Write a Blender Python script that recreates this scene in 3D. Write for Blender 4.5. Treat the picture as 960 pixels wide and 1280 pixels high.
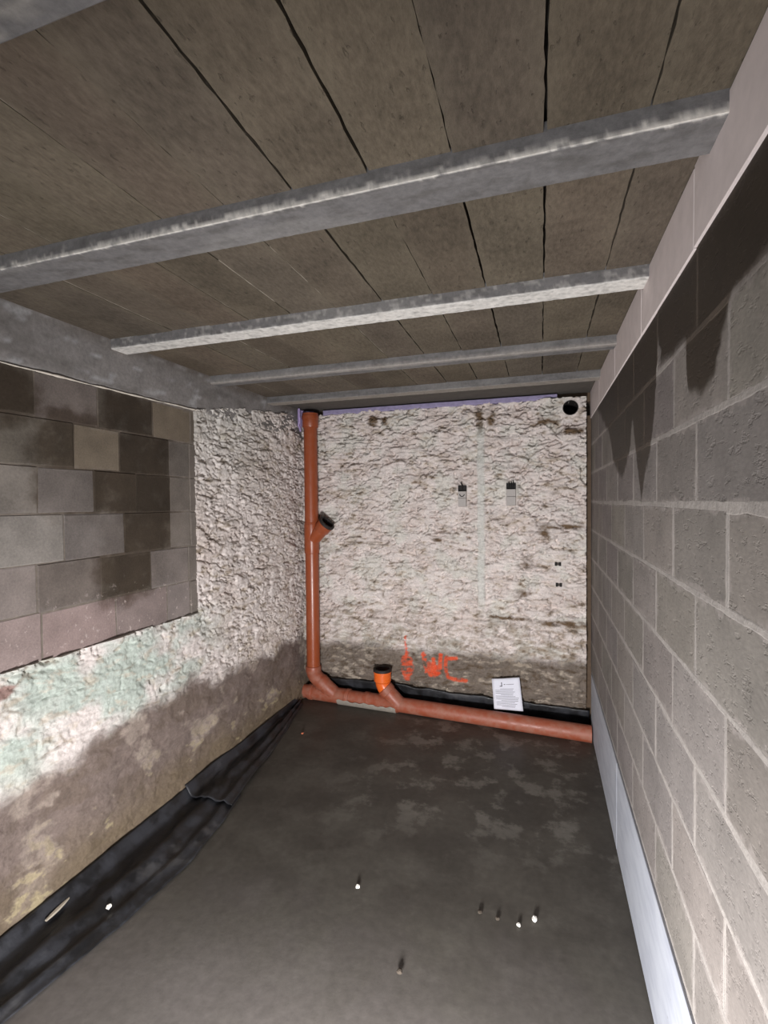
import bpy, bmesh, math, random
import numpy as np
from mathutils import Vector, Matrix

for o in list(bpy.data.objects):
    bpy.data.objects.remove(o, do_unlink=True)
S = bpy.context.scene
COL = S.collection
random.seed(7)
RNG = np.random.default_rng(11)

# ------------------------------------------------------------------ room dimensions (metres)
H = 1.639            # camera height
XR, XL = 0.3413, -1.8847
YB, YREAR = 3.70, -1.6
ZC = 2.398

# ------------------------------------------------------------------ camera
def setup_camera():
    F = 608.85
    t, q, r = math.radians(17.84), math.radians(1.33), math.radians(-0.5356)
    f = Vector((-math.sin(t)*math.cos(q), math.cos(t)*math.cos(q), -math.sin(q)))
    R = Vector((math.cos(t), math.sin(t), 0)); U = R.cross(f)
    R2 = R*math.cos(r) + U*math.sin(r); U2 = U*math.cos(r) - R*math.sin(r)
    M = Matrix.Identity(4)
    for i in range(3):
        M[i][0], M[i][1], M[i][2] = R2[i], U2[i], -f[i]
    M[2][3] = H
    cam = bpy.data.cameras.new('camera')
    cam.sensor_fit = 'HORIZONTAL'; cam.sensor_width = 36; cam.lens = F/960*36
    cam.clip_start = 0.02
    ob = bpy.data.objects.new('camera', cam); COL.objects.link(ob)
    ob.matrix_world = M
    S.camera = ob
setup_camera()

# ------------------------------------------------------------------ world, light, exposure
w = bpy.data.worlds.new('world'); S.world = w; w.use_nodes = True
w.node_tree.nodes['Background'].inputs[0].default_value = (0.80, 0.88, 1.0, 1)
w.node_tree.nodes['Background'].inputs[1].default_value = 1.2
def area(name, loc, rot, sx, sy, power, col):
    l = bpy.data.lights.new(name, 'AREA'); l.shape = 'RECTANGLE'; l.size = sx; l.size_y = sy
    l.energy = power; l.color = col
    o = bpy.data.objects.new(name, l); COL.objects.link(o); o.location = loc; o.rotation_euler = rot
    return o
# area light for daylight from an assumed doorway, unseen behind the camera
area('assumed_doorway_daylight', (-0.70, YREAR-0.05, 1.02), (math.radians(90), 0, math.radians(0)), 1.5, 1.95, 12, (0.97, 0.98, 1.0))
# assumed lamp, unseen low below the camera, placed from how floor and walls brighten
area('assumed_floodlight', (-0.32, 0.20, 0.35), (math.radians(88), 0, math.radians(4)), 0.30, 0.22, 93, (1.0, 0.985, 0.985))
S.view_settings.view_transform = 'Standard'
S.view_settings.look = 'None'
S.view_settings.exposure = 0.0
S.view_settings.gamma = 1.0
S.view_settings.use_curve_mapping = False

# ------------------------------------------------------------------ helpers
def lin(r, g, b):
    def c(v):
        v /= 255.0
        return v/12.92 if v <= 0.04045 else ((v+0.055)/1.055)**2.4
    return (c(r), c(g), c(b), 1.0)
def tag(o, label=None, cat=None, group=None, kind=None):
    if label: o['label'] = label
    if cat: o['category'] = cat
    if group: o['group'] = group
    if kind: o['kind'] = kind
    return o
def link(name, me, mat=None, parent=None, loc=None, rot=None):
    o = bpy.data.objects.new(name, me); COL.objects.link(o)
    if mat is not None and me is not None and not me.materials: me.materials.append(mat)
    if parent is not None: o.parent = parent
    if loc is not None: o.location = loc
    if rot is not None: o.rotation_euler = rot
    return o
def empty(name, loc=(0, 0, 0)):
    o = bpy.data.objects.new(name, None); COL.objects.link(o); o.location = loc
    return o
def bm_mesh(bm, name='mesh', smooth=False):
    me = bpy.data.meshes.new(name); bm.normal_update(); bm.to_mesh(me); bm.free()
    if smooth:
        for p in me.polygons: p.use_smooth = True
    return me
def add_box(bm, lo, hi):
    x0, y0, z0 = lo; x1, y1, z1 = hi
    v = [bm.verts.new(p) for p in ((x0,y0,z0),(x1,y0,z0),(x1,y1,z0),(x0,y1,z0),(x0,y0,z1),(x1,y0,z1),(x1,y1,z1),(x0,y1,z1))]
    for f in ((0,3,2,1),(4,5,6,7),(0,1,5,4),(1,2,6,5),(2,3,7,6),(3,0,4,7)):
        bm.faces.new([v[i] for i in f])
def box_mesh(lo, hi, bevel=0.0, seg=1, name='box'):
    bm = bmesh.new(); add_box(bm, lo, hi)
    if bevel > 0:
        bmesh.ops.bevel(bm, geom=bm.edges[:], offset=bevel, segments=seg, affect='EDGES', profile=0.5)
    return bm_mesh(bm, name)
def np_mesh(name, V, Q, col=None, smooth=True, flat_from=None):
    """vertices (n,3), quads (m,4); optional per-vertex colours"""
    me = bpy.data.meshes.new(name)
    n, m = len(V), len(Q)
    me.vertices.add(n); me.vertices.foreach_set('co', np.ascontiguousarray(V, dtype=np.float32).ravel())
    me.loops.add(m*4); me.loops.foreach_set('vertex_index', np.ascontiguousarray(Q, dtype=np.int32).ravel())
    me.polygons.add(m); me.polygons.foreach_set('loop_start', np.arange(0, m*4, 4, dtype=np.int32))
    sm = np.full(m, smooth, dtype=bool)
    if flat_from is not None: sm[flat_from:] = False
    me.update(calc_edges=True)
    me.polygons.foreach_set('use_smooth', sm)
    if col is not None:
        a = me.attributes.new('Col', 'FLOAT_COLOR', 'POINT')
        c = np.ones((n, 4), dtype=np.float32); c[:, :3] = col[:, :3]
        a.data.foreach_set('color', c.ravel())
    me.validate()
    return me

# --- noise in numpy
def _h(ix, iy, seed):
    n = (ix.astype(np.int64)*374761393 + iy.astype(np.int64)*668265263 + seed*1274126177) & 0xffffffff
    n = ((n ^ (n >> 13))*1274126177) & 0xffffffff
    return ((n ^ (n >> 16)) & 0xffff)/65535.0
def perlin(x, y, seed=0):
    x0 = np.floor(x); y0 = np.floor(y); fx = x-x0; fy = y-y0
    u = fx*fx*fx*(fx*(fx*6-15)+10); v = fy*fy*fy*(fy*(fy*6-15)+10)
    def g(i, j):
        a = _h(x0+i, y0+j, seed)*2*np.pi
        return np.cos(a)*(fx-i) + np.sin(a)*(fy-j)
    return ((g(0,0)*(1-u)+g(1,0)*u)*(1-v) + (g(0,1)*(1-u)+g(1,1)*u)*v)*1.5
def fbm(x, y, seed=0, octv=4, gain=0.5):
    s = np.zeros_like(x); a = 1.0; t = 0
    for k in range(octv):
        s += a*perlin(x*2**k, y*2**k, seed+17*k); t += a; a *= gain
    return s/t
def ss(a, b, x):
    t = np.clip((x-a)/(b-a), 0, 1); return t*t*(3-2*t)
def mixc(c, d, f):
    return c*(1-f[..., None]) + np.array(d[:3])*f[..., None]

# --- node materials
def new_mat(name):
    m = bpy.data.materials.new(name); m.use_nodes = True
    nt = m.node_tree; b = nt.nodes['Principled BSDF']
    return m, nt, b
def N(nt, t, **kw):
    n = nt.nodes.new(t)
    for k, v in kw.items():
        if k.startswith('i_'):
            key = k[2:]; key = int(key) if key.isdigit() else key.replace('_', ' ')
            n.inputs[key].default_value = v
        else: setattr(n, k, v)
    return n
def L(nt, a, b): nt.links.new(a, b)
def mixrgb(nt, fac, a, b, blend='MIX'):
    n = nt.nodes.new('ShaderNodeMix'); n.data_type = 'RGBA'; n.blend_type = blend
    for sock, v in ((n.inputs[0], fac), (n.inputs[6], a), (n.inputs[7], b)):
        if isinstance(v, bpy.types.NodeSocket): L(nt, v, sock)
        else: sock.default_value = v
    return n.outputs[2]
def math_(nt, op, a, b=None, c=None, clamp=False):
    n = nt.nodes.new('ShaderNodeMath'); n.operation = op; n.use_clamp = clamp
    for i, v in enumerate((a, b, c)):
        if v is None: continue
        if isinstance(v, bpy.types.NodeSocket): L(nt, v, n.inputs[i])
        else: n.inputs[i].default_value = v
    return n.outputs[0]
def mrange(nt, v, a, b, c=0.0, d=1.0, smooth=True):
    n = nt.nodes.new('ShaderNodeMapRange'); n.interpolation_type = 'SMOOTHSTEP' if smooth else 'LINEAR'
    L(nt, v, n.inputs[0])
    for i, x in enumerate((a, b, c, d)): n.inputs[i+1].default_value = x
    return n.outputs[0]
def pos(nt, scale=(1, 1, 1)):
    g = N(nt, 'ShaderNodeNewGeometry'); m = N(nt, 'ShaderNodeMapping'); m.inputs['Scale'].default_value = scale
    L(nt, g.outputs['Position'], m.inputs[0]); return m.outputs[0]
def noise(nt, vec, scale, detail=4, rough=0.55):
    n = N(nt, 'ShaderNodeTexNoise'); n.inputs['Scale'].default_value = scale
    n.inputs['Detail'].default_value = detail; n.inputs['Roughness'].default_value = rough
    L(nt, vec, n.inputs['Vector']); return n.outputs[0]
def voronoi(nt, vec, scale):
    n = N(nt, 'ShaderNodeTexVoronoi'); n.inputs['Scale'].default_value = scale
    L(nt, vec, n.inputs['Vector']); return n.outputs[0]
def bump(nt, bsdf, height, strength=0.5, dist=0.004):
    n = N(nt, 'ShaderNodeBump'); n.inputs['Strength'].default_value = strength; n.inputs['Distance'].default_value = dist
    L(nt, height, n.inputs['Height']); L(nt, n.outputs[0], bsdf.inputs['Normal'])
def setc(nt, bsdf, c):
    if isinstance(c, bpy.types.NodeSocket): L(nt, c, bsdf.inputs['Base Color'])
    else: bsdf.inputs['Base Color'].default_value = c
def scale_col(nt, col, f):
    """colour multiplied by a float socket"""
    c = N(nt, 'ShaderNodeCombineColor')
    for i in range(3): L(nt, f, c.inputs[i])
    return mixrgb(nt, 1.0, col, c.outputs[0], 'MULTIPLY')

def mat_attr(name, rough=0.95, bstr=0.5, bdist=0.004, bscale=90, var=0.22):
    m, nt, b = new_mat(name)
    a = N(nt, 'ShaderNodeAttribute'); a.attribute_name = 'Col'
    p = pos(nt); n1 = noise(nt, p, bscale, 6, 0.7); n2 = noise(nt, p, 14, 4)
    f = math_(nt, 'ADD', mrange(nt, n1, 0.3, 0.7, 1-var, 1+var*0.6, False), mrange(nt, n2, 0.3, 0.7, -var*0.5, var*0.4, False))
    setc(nt, b, scale_col(nt, a.outputs['Color'], f))
    b.inputs['Roughness'].default_value = rough; b.inputs['Specular IOR Level'].default_value = 0.25
    bump(nt, b, n1, bstr, bdist)
    return m
M_STONE = mat_attr('limewashed_stone', bdist=0.006, bstr=0.7)
M_BEAM = mat_attr('cast_concrete', bscale=60, bdist=0.003)

def mat_simple(name, c, rough=0.8, nscale=40, var=0.15, bdist=0.002, spec=0.3, bstr=0.5):
    m, nt, b = new_mat(name)
    p = pos(nt); n1 = noise(nt, p, nscale, 5, 0.6)
    rgb = N(nt, 'ShaderNodeRGB'); rgb.outputs[0].default_value = c
    setc(nt, b, scale_col(nt, rgb.outputs[0], mrange(nt, n1, 0.25, 0.75, 1-var, 1+var, False)))
    b.inputs['Roughness'].default_value = rough; b.inputs['Specular IOR Level'].default_value = spec
    bump(nt, b, n1, bstr, bdist)
    return m

# ------------------------------------------------------------------ block material (right wall, left infill)
STAIN = [(0.0,2.05),(0.5,2.02),(0.925,2.011),(1.076,2.003),(1.126,1.951),(1.181,1.876),(1.266,1.857),(1.36,1.898),(1.376,2.021),(1.473,2.021),(1.644,2.036),
         (1.66,2.10),(1.677,2.13),(1.69,2.06),(1.72,1.92),(1.773,1.797),(1.86,1.72),(1.934,1.62),(2.0,1.72),(2.054,1.824),(2.09,1.90),(2.106,1.944),(2.13,1.92),(2.176,1.823),
         (2.26,1.77),(2.357,1.715),(2.5,1.76),(2.629,1.817),(2.72,1.90),(2.808,1.968),(3.012,2.061),(3.352,2.196),(3.636,2.316),(4.0,2.4)]
def stain_mask(nt):
    """wet patch running down from the top of the right wall, outline as (y, z)"""
    g = N(nt, 'ShaderNodeNewGeometry'); s = N(nt, 'ShaderNodeSeparateXYZ'); L(nt, g.outputs['Position'], s.inputs[0])
    n = noise(nt, g.outputs['Position'], 22, 3)
    yy = math_(nt, 'ADD', s.outputs[1], mrange(nt, n, 0, 1, -0.03, 0.03, False))
    u = math_(nt, 'DIVIDE', yy, 4.0, clamp=True)
    fc = N(nt, 'ShaderNodeFloatCurve'); cm = fc.mapping; c = cm.curves[0]
    pts = [(y/4.0, (z-1.5)/1.0) for y, z in STAIN]
    c.points[0].location = pts[0]; c.points[1].location = pts[-1]
    for q in pts[1:-1]: c.points.new(*q)
    for q in c.points: q.handle_type = 'VECTOR'
    cm.update(); L(nt, u, fc.inputs['Value'])
    zb = math_(nt, 'ADD', fc.outputs[0], 1.5)
    d = math_(nt, 'SUBTRACT', s.outputs[2], zb)
    n2 = noise(nt, g.outputs['Position'], 9, 3)
    d2 = math_(nt, 'ADD', d, mrange(nt, n2, 0, 1, -0.03, 0.03, False))
    return mrange(nt, d2, -0.012, 0.03), s
WETL = [(1.96, 1.68, .24, .36), (1.88, 1.32, .20, .15), (1.58, 1.975, .17, .06), (1.28, 2.05, .16, .11), (1.90, 2.075, .16, .10), (1.66, 1.80, .24, .22)]
def infill_stain(nt, col, amount):
    """damp patches on the infill blocks, outlines as ellipses in (y, z), and a few white splashes"""
    g = N(nt, 'ShaderNodeNewGeometry'); s = N(nt, 'ShaderNodeSeparateXYZ'); L(nt, g.outputs['Position'], s.inputs[0])
    n = noise(nt, g.outputs['Position'], 10, 4, 0.6); best = None
    for (y, z, ry, rz) in WETL:
        a = math_(nt, 'POWER', math_(nt, 'ABSOLUTE', math_(nt, 'DIVIDE', math_(nt, 'SUBTRACT', s.outputs[1], y), ry)), 3.0)
        b = math_(nt, 'POWER', math_(nt, 'ABSOLUTE', math_(nt, 'DIVIDE', math_(nt, 'SUBTRACT', s.outputs[2], z), rz)), 3.0)
        d = math_(nt, 'ADD', a, b)
        best = d if best is None else math_(nt, 'MINIMUM', best, d)
    wet = mrange(nt, math_(nt, 'ADD', best, mrange(nt, n, 0.25, 0.75, -0.9, 0.9, False)), 2.2, 0.1)
    if amount is not None: wet = math_(nt, 'MULTIPLY', wet, amount)
    col = mixrgb(nt, wet, col, mixrgb(nt, 1.0, col, lin(174, 165, 155), 'MULTIPLY'))
    sp = noise(nt, g.outputs['Position'], 34, 4, 0.7)
    low = mrange(nt, s.outputs[2], 1.32, 1.12)
    return mixrgb(nt, math_(nt, 'MULTIPLY', mrange(nt, sp, 0.60, 0.68), math_(nt, 'MULTIPLY', low, 0.7)), col, lin(190, 176, 170))
def mat_block(name, stain=False, pit=1.0, smear=0.5, stretch=(1, 1, 1), mott=0.14, infill=False):
    m, nt, b = new_mat(name)
    oi = N(nt, 'ShaderNodeObjectInfo')
    p = pos(nt, stretch); p1 = pos(nt)
    n1 = noise(nt, p, 120, 5, 0.65); n2 = noise(nt, p1, 7, 4); n3 = noise(nt, p, 46, 4, 0.7)
    f = math_(nt, 'ADD', mrange(nt, n1, 0.3, 0.7, 0.84, 1.12, False), mrange(nt, n2, 0.3, 0.7, -mott, mott, False))
    col = scale_col(nt, oi.outputs['Color'], f)
    # pale mortar smeared over the arrises
    tc = N(nt, 'ShaderNodeTexCoord'); s = N(nt, 'ShaderNodeSeparateXYZ'); L(nt, tc.outputs['Object'], s.inputs[0])
    ey = math_(nt, 'SUBTRACT', 0.195, math_(nt, 'ABSOLUTE', s.outputs[1]))
    ez = math_(nt, 'SUBTRACT', 0.095, math_(nt, 'ABSOLUTE', s.outputs[2]))
    e = math_(nt, 'MINIMUM', ey, ez)
    ns = noise(nt, p1, 16, 4, 0.7)
    e2 = math_(nt, 'ADD', e, mrange(nt, ns, 0.25, 0.75, 0.024, -0.022, False))
    sm = math_(nt, 'MULTIPLY', mrange(nt, e2, 0.014, 0.0), smear)
    col = mixrgb(nt, sm, col, lin(146, 139, 135))
    if infill:
        col = infill_stain(nt, col, oi.outputs['Alpha'])
    pits = math_(nt, 'ADD', mrange(nt, n3, 0.34, 0.45), math_(nt, 'MULTIPLY', n1, 0.4))
    if stain:
        wet, sp = stain_mask(nt)
        c2 = mixrgb(nt, 1.0, col, lin(122, 112, 100), 'MULTIPLY')
        col = mixrgb(nt, wet, col, c2)
        L(nt, mrange(nt, wet, 0, 1, 0.93, 0.62, False), b.inputs['Roughness'])
    else:
        b.inputs['Roughness'].default_value = 0.93
    setc(nt, b, col)
    b.inputs['Specular IOR Level'].default_value = 0.25
    bump(nt, b, pits, 0.4*pit, 0.004)
    return m
M_BLOCK_R = mat_block('grey_concrete_block', True, 0.9, 0.6, (1, 0.45, 1))
M_BLOCK_L = mat_block('infill_concrete_block', False, 0.45, 0.18, (1, 1, 1), 0.2, True)

def mat_mortar():
    m, nt, b = new_mat('pale_mortar')
    p = pos(nt); n1 = noise(nt, p, 60, 5, 0.65); n2 = noise(nt, p, 9, 3)
    rgb = N(nt, 'ShaderNodeRGB'); rgb.outputs[0].default_value = lin(152, 146, 141)
    col = scale_col(nt, rgb.outputs[0], mrange(nt, math_(nt, 'ADD', math_(nt, 'MULTIPLY', n1, 0.5), math_(nt, 'MULTIPLY', n2, 0.5)), 0.3, 0.7, 0.72, 1.15, False))
    wet, sp = stain_mask(nt)
    col = mixrgb(nt, wet, col, mixrgb(nt, 1.0, col, lin(135, 122, 108), 'MULTIPLY'))
    setc(nt, b, col); b.inputs['Roughness'].default_value = 0.95
    bump(nt, b, n1, 0.6, 0.004)
    return m
M_MORTAR_R = mat_mortar()

# ------------------------------------------------------------------ floor
def mat_floor():
    m, nt, b = new_mat('wet_concrete_floor')
    p = pos(nt)
    n1 = noise(nt, p, 3.2, 6, 0.6); n2 = noise(nt, p, 30, 5, 0.6); n3 = noise(nt, p, 1.3, 3); n4 = noise(nt, p, 5.5, 5, 0.65)
    rgb = mixrgb(nt, mrange(nt, n1, 0.35, 0.65), lin(70, 66, 61), lin(86, 82, 76))
    sp = N(nt, 'ShaderNodeSeparateXYZ'); L(nt, p, sp.inputs[0])
    far = math_(nt, 'MULTIPLY', mrange(nt, sp.outputs[1], 2.1, 2.6), mrange(nt, sp.outputs[0], -1.3, -0.7))
    far = math_(nt, 'ADD', math_(nt, 'MULTIPLY', far, 0.5), 0.08)
    rgb = mixrgb(nt, math_(nt, 'MULTIPLY', mrange(nt, n4, 0.50, 0.62), far), rgb, lin(132, 128, 121))
    near_light = mrange(nt, math_(nt, 'ADD', sp.outputs[1], mrange(nt, n1, 0.3, 0.7, -0.25, 0.25, False)), 1.95, 1.0)
    rgb = mixrgb(nt, math_(nt, 'MULTIPLY', near_light, 0.6), rgb, lin(126, 120, 117))      # lamp brightening of the near floor, painted into its base colour
    col = scale_col(nt, rgb, mrange(nt, n2, 0.3, 0.7, 0.88, 1.12, False))
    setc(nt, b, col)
    L(nt, mrange(nt, math_(nt, 'ADD', math_(nt, 'MULTIPLY', n3, 0.6), math_(nt, 'MULTIPLY', n1, 0.4)), 0.35, 0.65, 0.34, 0.62), b.inputs['Roughness'])
    b.inputs['Specular IOR Level'].default_value = 0.2
    bump(nt, b, math_(nt, 'ADD', math_(nt, 'MULTIPLY', n2, 0.25), n1), 0.2, 0.012)
    return m
M_FLOOR = mat_floor()
def build_floor():
    xs = np.arange(XL-0.15, XR+0.101, 0.025); ys = np.arange(YREAR-1.0, YB+0.2, 0.025)
    X, Y = np.meshgrid(xs, ys)
    Z = 0.004*fbm(X*1.7, Y*1.7, 5, 3) - 0.002
    V = np.stack([X, Y, Z], -1).reshape(-1, 3)
    ny, nx = X.shape; I = np.arange(ny*nx).reshape(ny, nx)
    Q = np.stack([I[:-1,:-1], I[:-1,1:], I[1:,1:], I[1:,:-1]], -1).reshape(-1, 4)
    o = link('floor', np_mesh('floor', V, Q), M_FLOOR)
    tag(o, 'dark damp concrete floor with pale dried patches and lamplight painted on its near end', kind='structure')
build_floor()

# ------------------------------------------------------------------ right wall of concrete blocks
def block_mesh(w, h, d=0.10, seed=0, bev=0.003, jit=0.0015):
    """face at local x = 0 looking to -x, body behind; ragged arrises"""
    r = random.Random(seed); bm = bmesh.new()
    n = 4
    add_box(bm, (0, -w/2, -h/2), (d, w/2, h/2))
    bmesh.ops.bevel(bm, geom=bm.edges[:], offset=bev, segments=1, affect='EDGES')
    for v in bm.verts:
        v.co.y += r.uniform(-jit, jit); v.co.z += r.uniform(-jit, jit); v.co.x += r.uniform(-0.0006, 0.0006)
    return bm_mesh(bm, 'block')
def build_right():
    wall = link('wall_right', box_mesh((XR+0.0025, YREAR, 0.0), (XR+0.22, YB+0.16, ZC+0.05)), M_MORTAR_R)
    tag(wall, 'wall of grey concrete blocks with pale mortar joints and a dark wet stain along its top', kind='structure')
    V, Q = [], []
    def ribbon(p, q, wmin, wmax, seed, back=0.0):
        """flush mortar line from p to q, points (y, z), with a wandering width"""
        n = max(3, int(math.hypot(q[0]-p[0], q[1]-p[1])/0.012)); r = random.Random(seed); w1 = w2 = (wmin+wmax)/2
        dy, dz = q[0]-p[0], q[1]-p[1]; l = math.hypot(dy, dz); ny, nz = -dz/l, dy/l
        b0 = len(V); big = r.random() < .3
        for i in range(n+1):
            t = i/n; w1 += r.uniform(-.0016, .0016); w2 += r.uniform(-.0016, .0016)
            hi = wmax*(1.8 if big else 1.0)
            w1 = min(max(w1, wmin), hi); w2 = min(max(w2, wmin), hi)
            y, z = p[0]+dy*t, p[1]+dz*t
            for (o_, x) in ((w1+.003, .0003), (w1, -.0003), (-w2, -.0003), (-w2-.003, .0003)):
                V.append((XR+x+back, y+ny*o_, z+nz*o_))
        for i in range(n):
            a = b0+4*i
            for k in range(3): Q.append((a+k, a+4+k, a+5+k, a+1+k))
    for row in range(9):
        z0 = 0.4197+0.2*row; off = 1.09 if row % 2 == 1 else 1.29
        ribbon((0.3, z0), (YB+0.05, z0), .0040, .0066, 900+row)
        for k in range(-2, 7):
            y = off+0.4*k
            if 0.3 < y < YB: ribbon((y, z0+.003), (y, z0+.197), .0040, .0066, 950+row*20+k, .00018)
    rb = np_mesh('mortar', np.array(V), np.array(Q), smooth=False)
    link('mortar_joints', rb, M_MORTAR_R, wall)
    variants = [block_mesh(0.393, 0.193, seed=s) for s in range(5)]
    for row in range(9):
        zc = 0.4197 + 0.2*row + 0.1
        off = 1.09 if row % 2 == 1 else 1.29
        k0 = int(math.floor((YREAR - off)/0.4))
        for k in range(k0, 8):
            y0 = off + 0.4*k + random.uniform(-0.006, 0.006); y1 = off + 0.4*(k+1)
            a, b_ = max(y0+0.0035, YREAR), min(y1-0.0035, YB+0.06)
            if b_-a < 0.03: continue
            if b_-a > 0.37: me = random.choice(variants)
            else: me = block_mesh(b_-a, 0.193, seed=int(k*31+row))
            o = link('block', me, M_BLOCK_R, wall, (XR, (a+b_)/2, zc))
            if b_-a <= 0.37 and not me.materials: me.materials.append(M_BLOCK_R)
            g = random.uniform(0.92, 1.08); c = lin(122, 116, 112)
            o.color = (c[0]*g, c[1]*g*random.uniform(.98, 1.02), c[2]*g*random.uniform(.96, 1.03), 1)
    # smooth pale blocks that close the wall under the ceiling
    M = mat_simple('smooth_pale_block', lin(214, 203, 201), 0.8, 18, 0.08, 0.0012)
    js = [-1.6, -1.1, -0.5, 0.1, 0.7, 1.298, 1.909, 2.554, 3.20, 3.76]
    for i in range(len(js)-1):
        a, b_ = js[i]+0.002, js[i+1]-0.002
        me = block_mesh(b_-a, 0.186, d=0.06, seed=80+i, bev=0.002, jit=0.001)
        link('panel', me, M, wall, (XR-0.006, (a+b_)/2, 2.303+random.uniform(-.002, .002)))
build_right()
def build_baseboard():
    m, nt, b = new_mat('white_foam_board')
    p = pos(nt, (1, 0.25, 1)); n1 = noise(nt, p, 26, 5); n2 = noise(nt, pos(nt), 70, 4)
    rgb = mixrgb(nt, mrange(nt, n1, 0.35, 0.7), lin(180, 184, 193), lin(166, 170, 181))
    rgb = mixrgb(nt, math_(nt, 'MULTIPLY', mrange(nt, n2, 0.68, 0.74), 0.6), rgb, lin(140, 140, 144))
    setc(nt, b, rgb); b.inputs['Roughness'].default_value = 0.7; bump(nt, b, n1, 0.2, 0.003)
    base = link('baseboard_right', box_mesh((XR+0.001, YREAR, 0.0), (XR+0.02, YB+0.02, 0.410)), m)
    tag(base, 'band of white insulation board along the foot of the right wall', kind='structure')
    js = [-1.6, -1.15, 0.05, 1.25, 2.45, 3.66]
    for i in range(len(js)-1):
        a, b_ = js[i]+0.001, js[i+1]-0.001
        link('panel', block_mesh(b_-a, 0.408, d=0.03, seed=200+i, bev=0.002, jit=0.0008), m, base, (XR-0.008, (a+b_)/2, 0.207))
build_baseboard()

# ------------------------------------------------------------------ unseen rear wall with an assumed doorway (behind the camera)
M_REAR = mat_simple('rear_blockwork', lin(150, 142, 136), 0.95, 20)
def build_rear():
    bm = bmesh.new(); y0, y1 = YREAR-0.2, YREAR
    add_box(bm, (XL-0.2, y0, 0), (-1.46, y1, ZC+0.1))
    add_box(bm, (0.06, y0, 0), (XR+0.22, y1, ZC+0.1))
    add_box(bm, (-1.46, y0, 2.02), (0.06, y1, ZC+0.1))
    o = link('wall_rear', bm_mesh(bm), M_REAR); tag(o, 'block wall with an assumed open doorway, unseen at the near end of the cellar', kind='structure')
build_rear()

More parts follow.
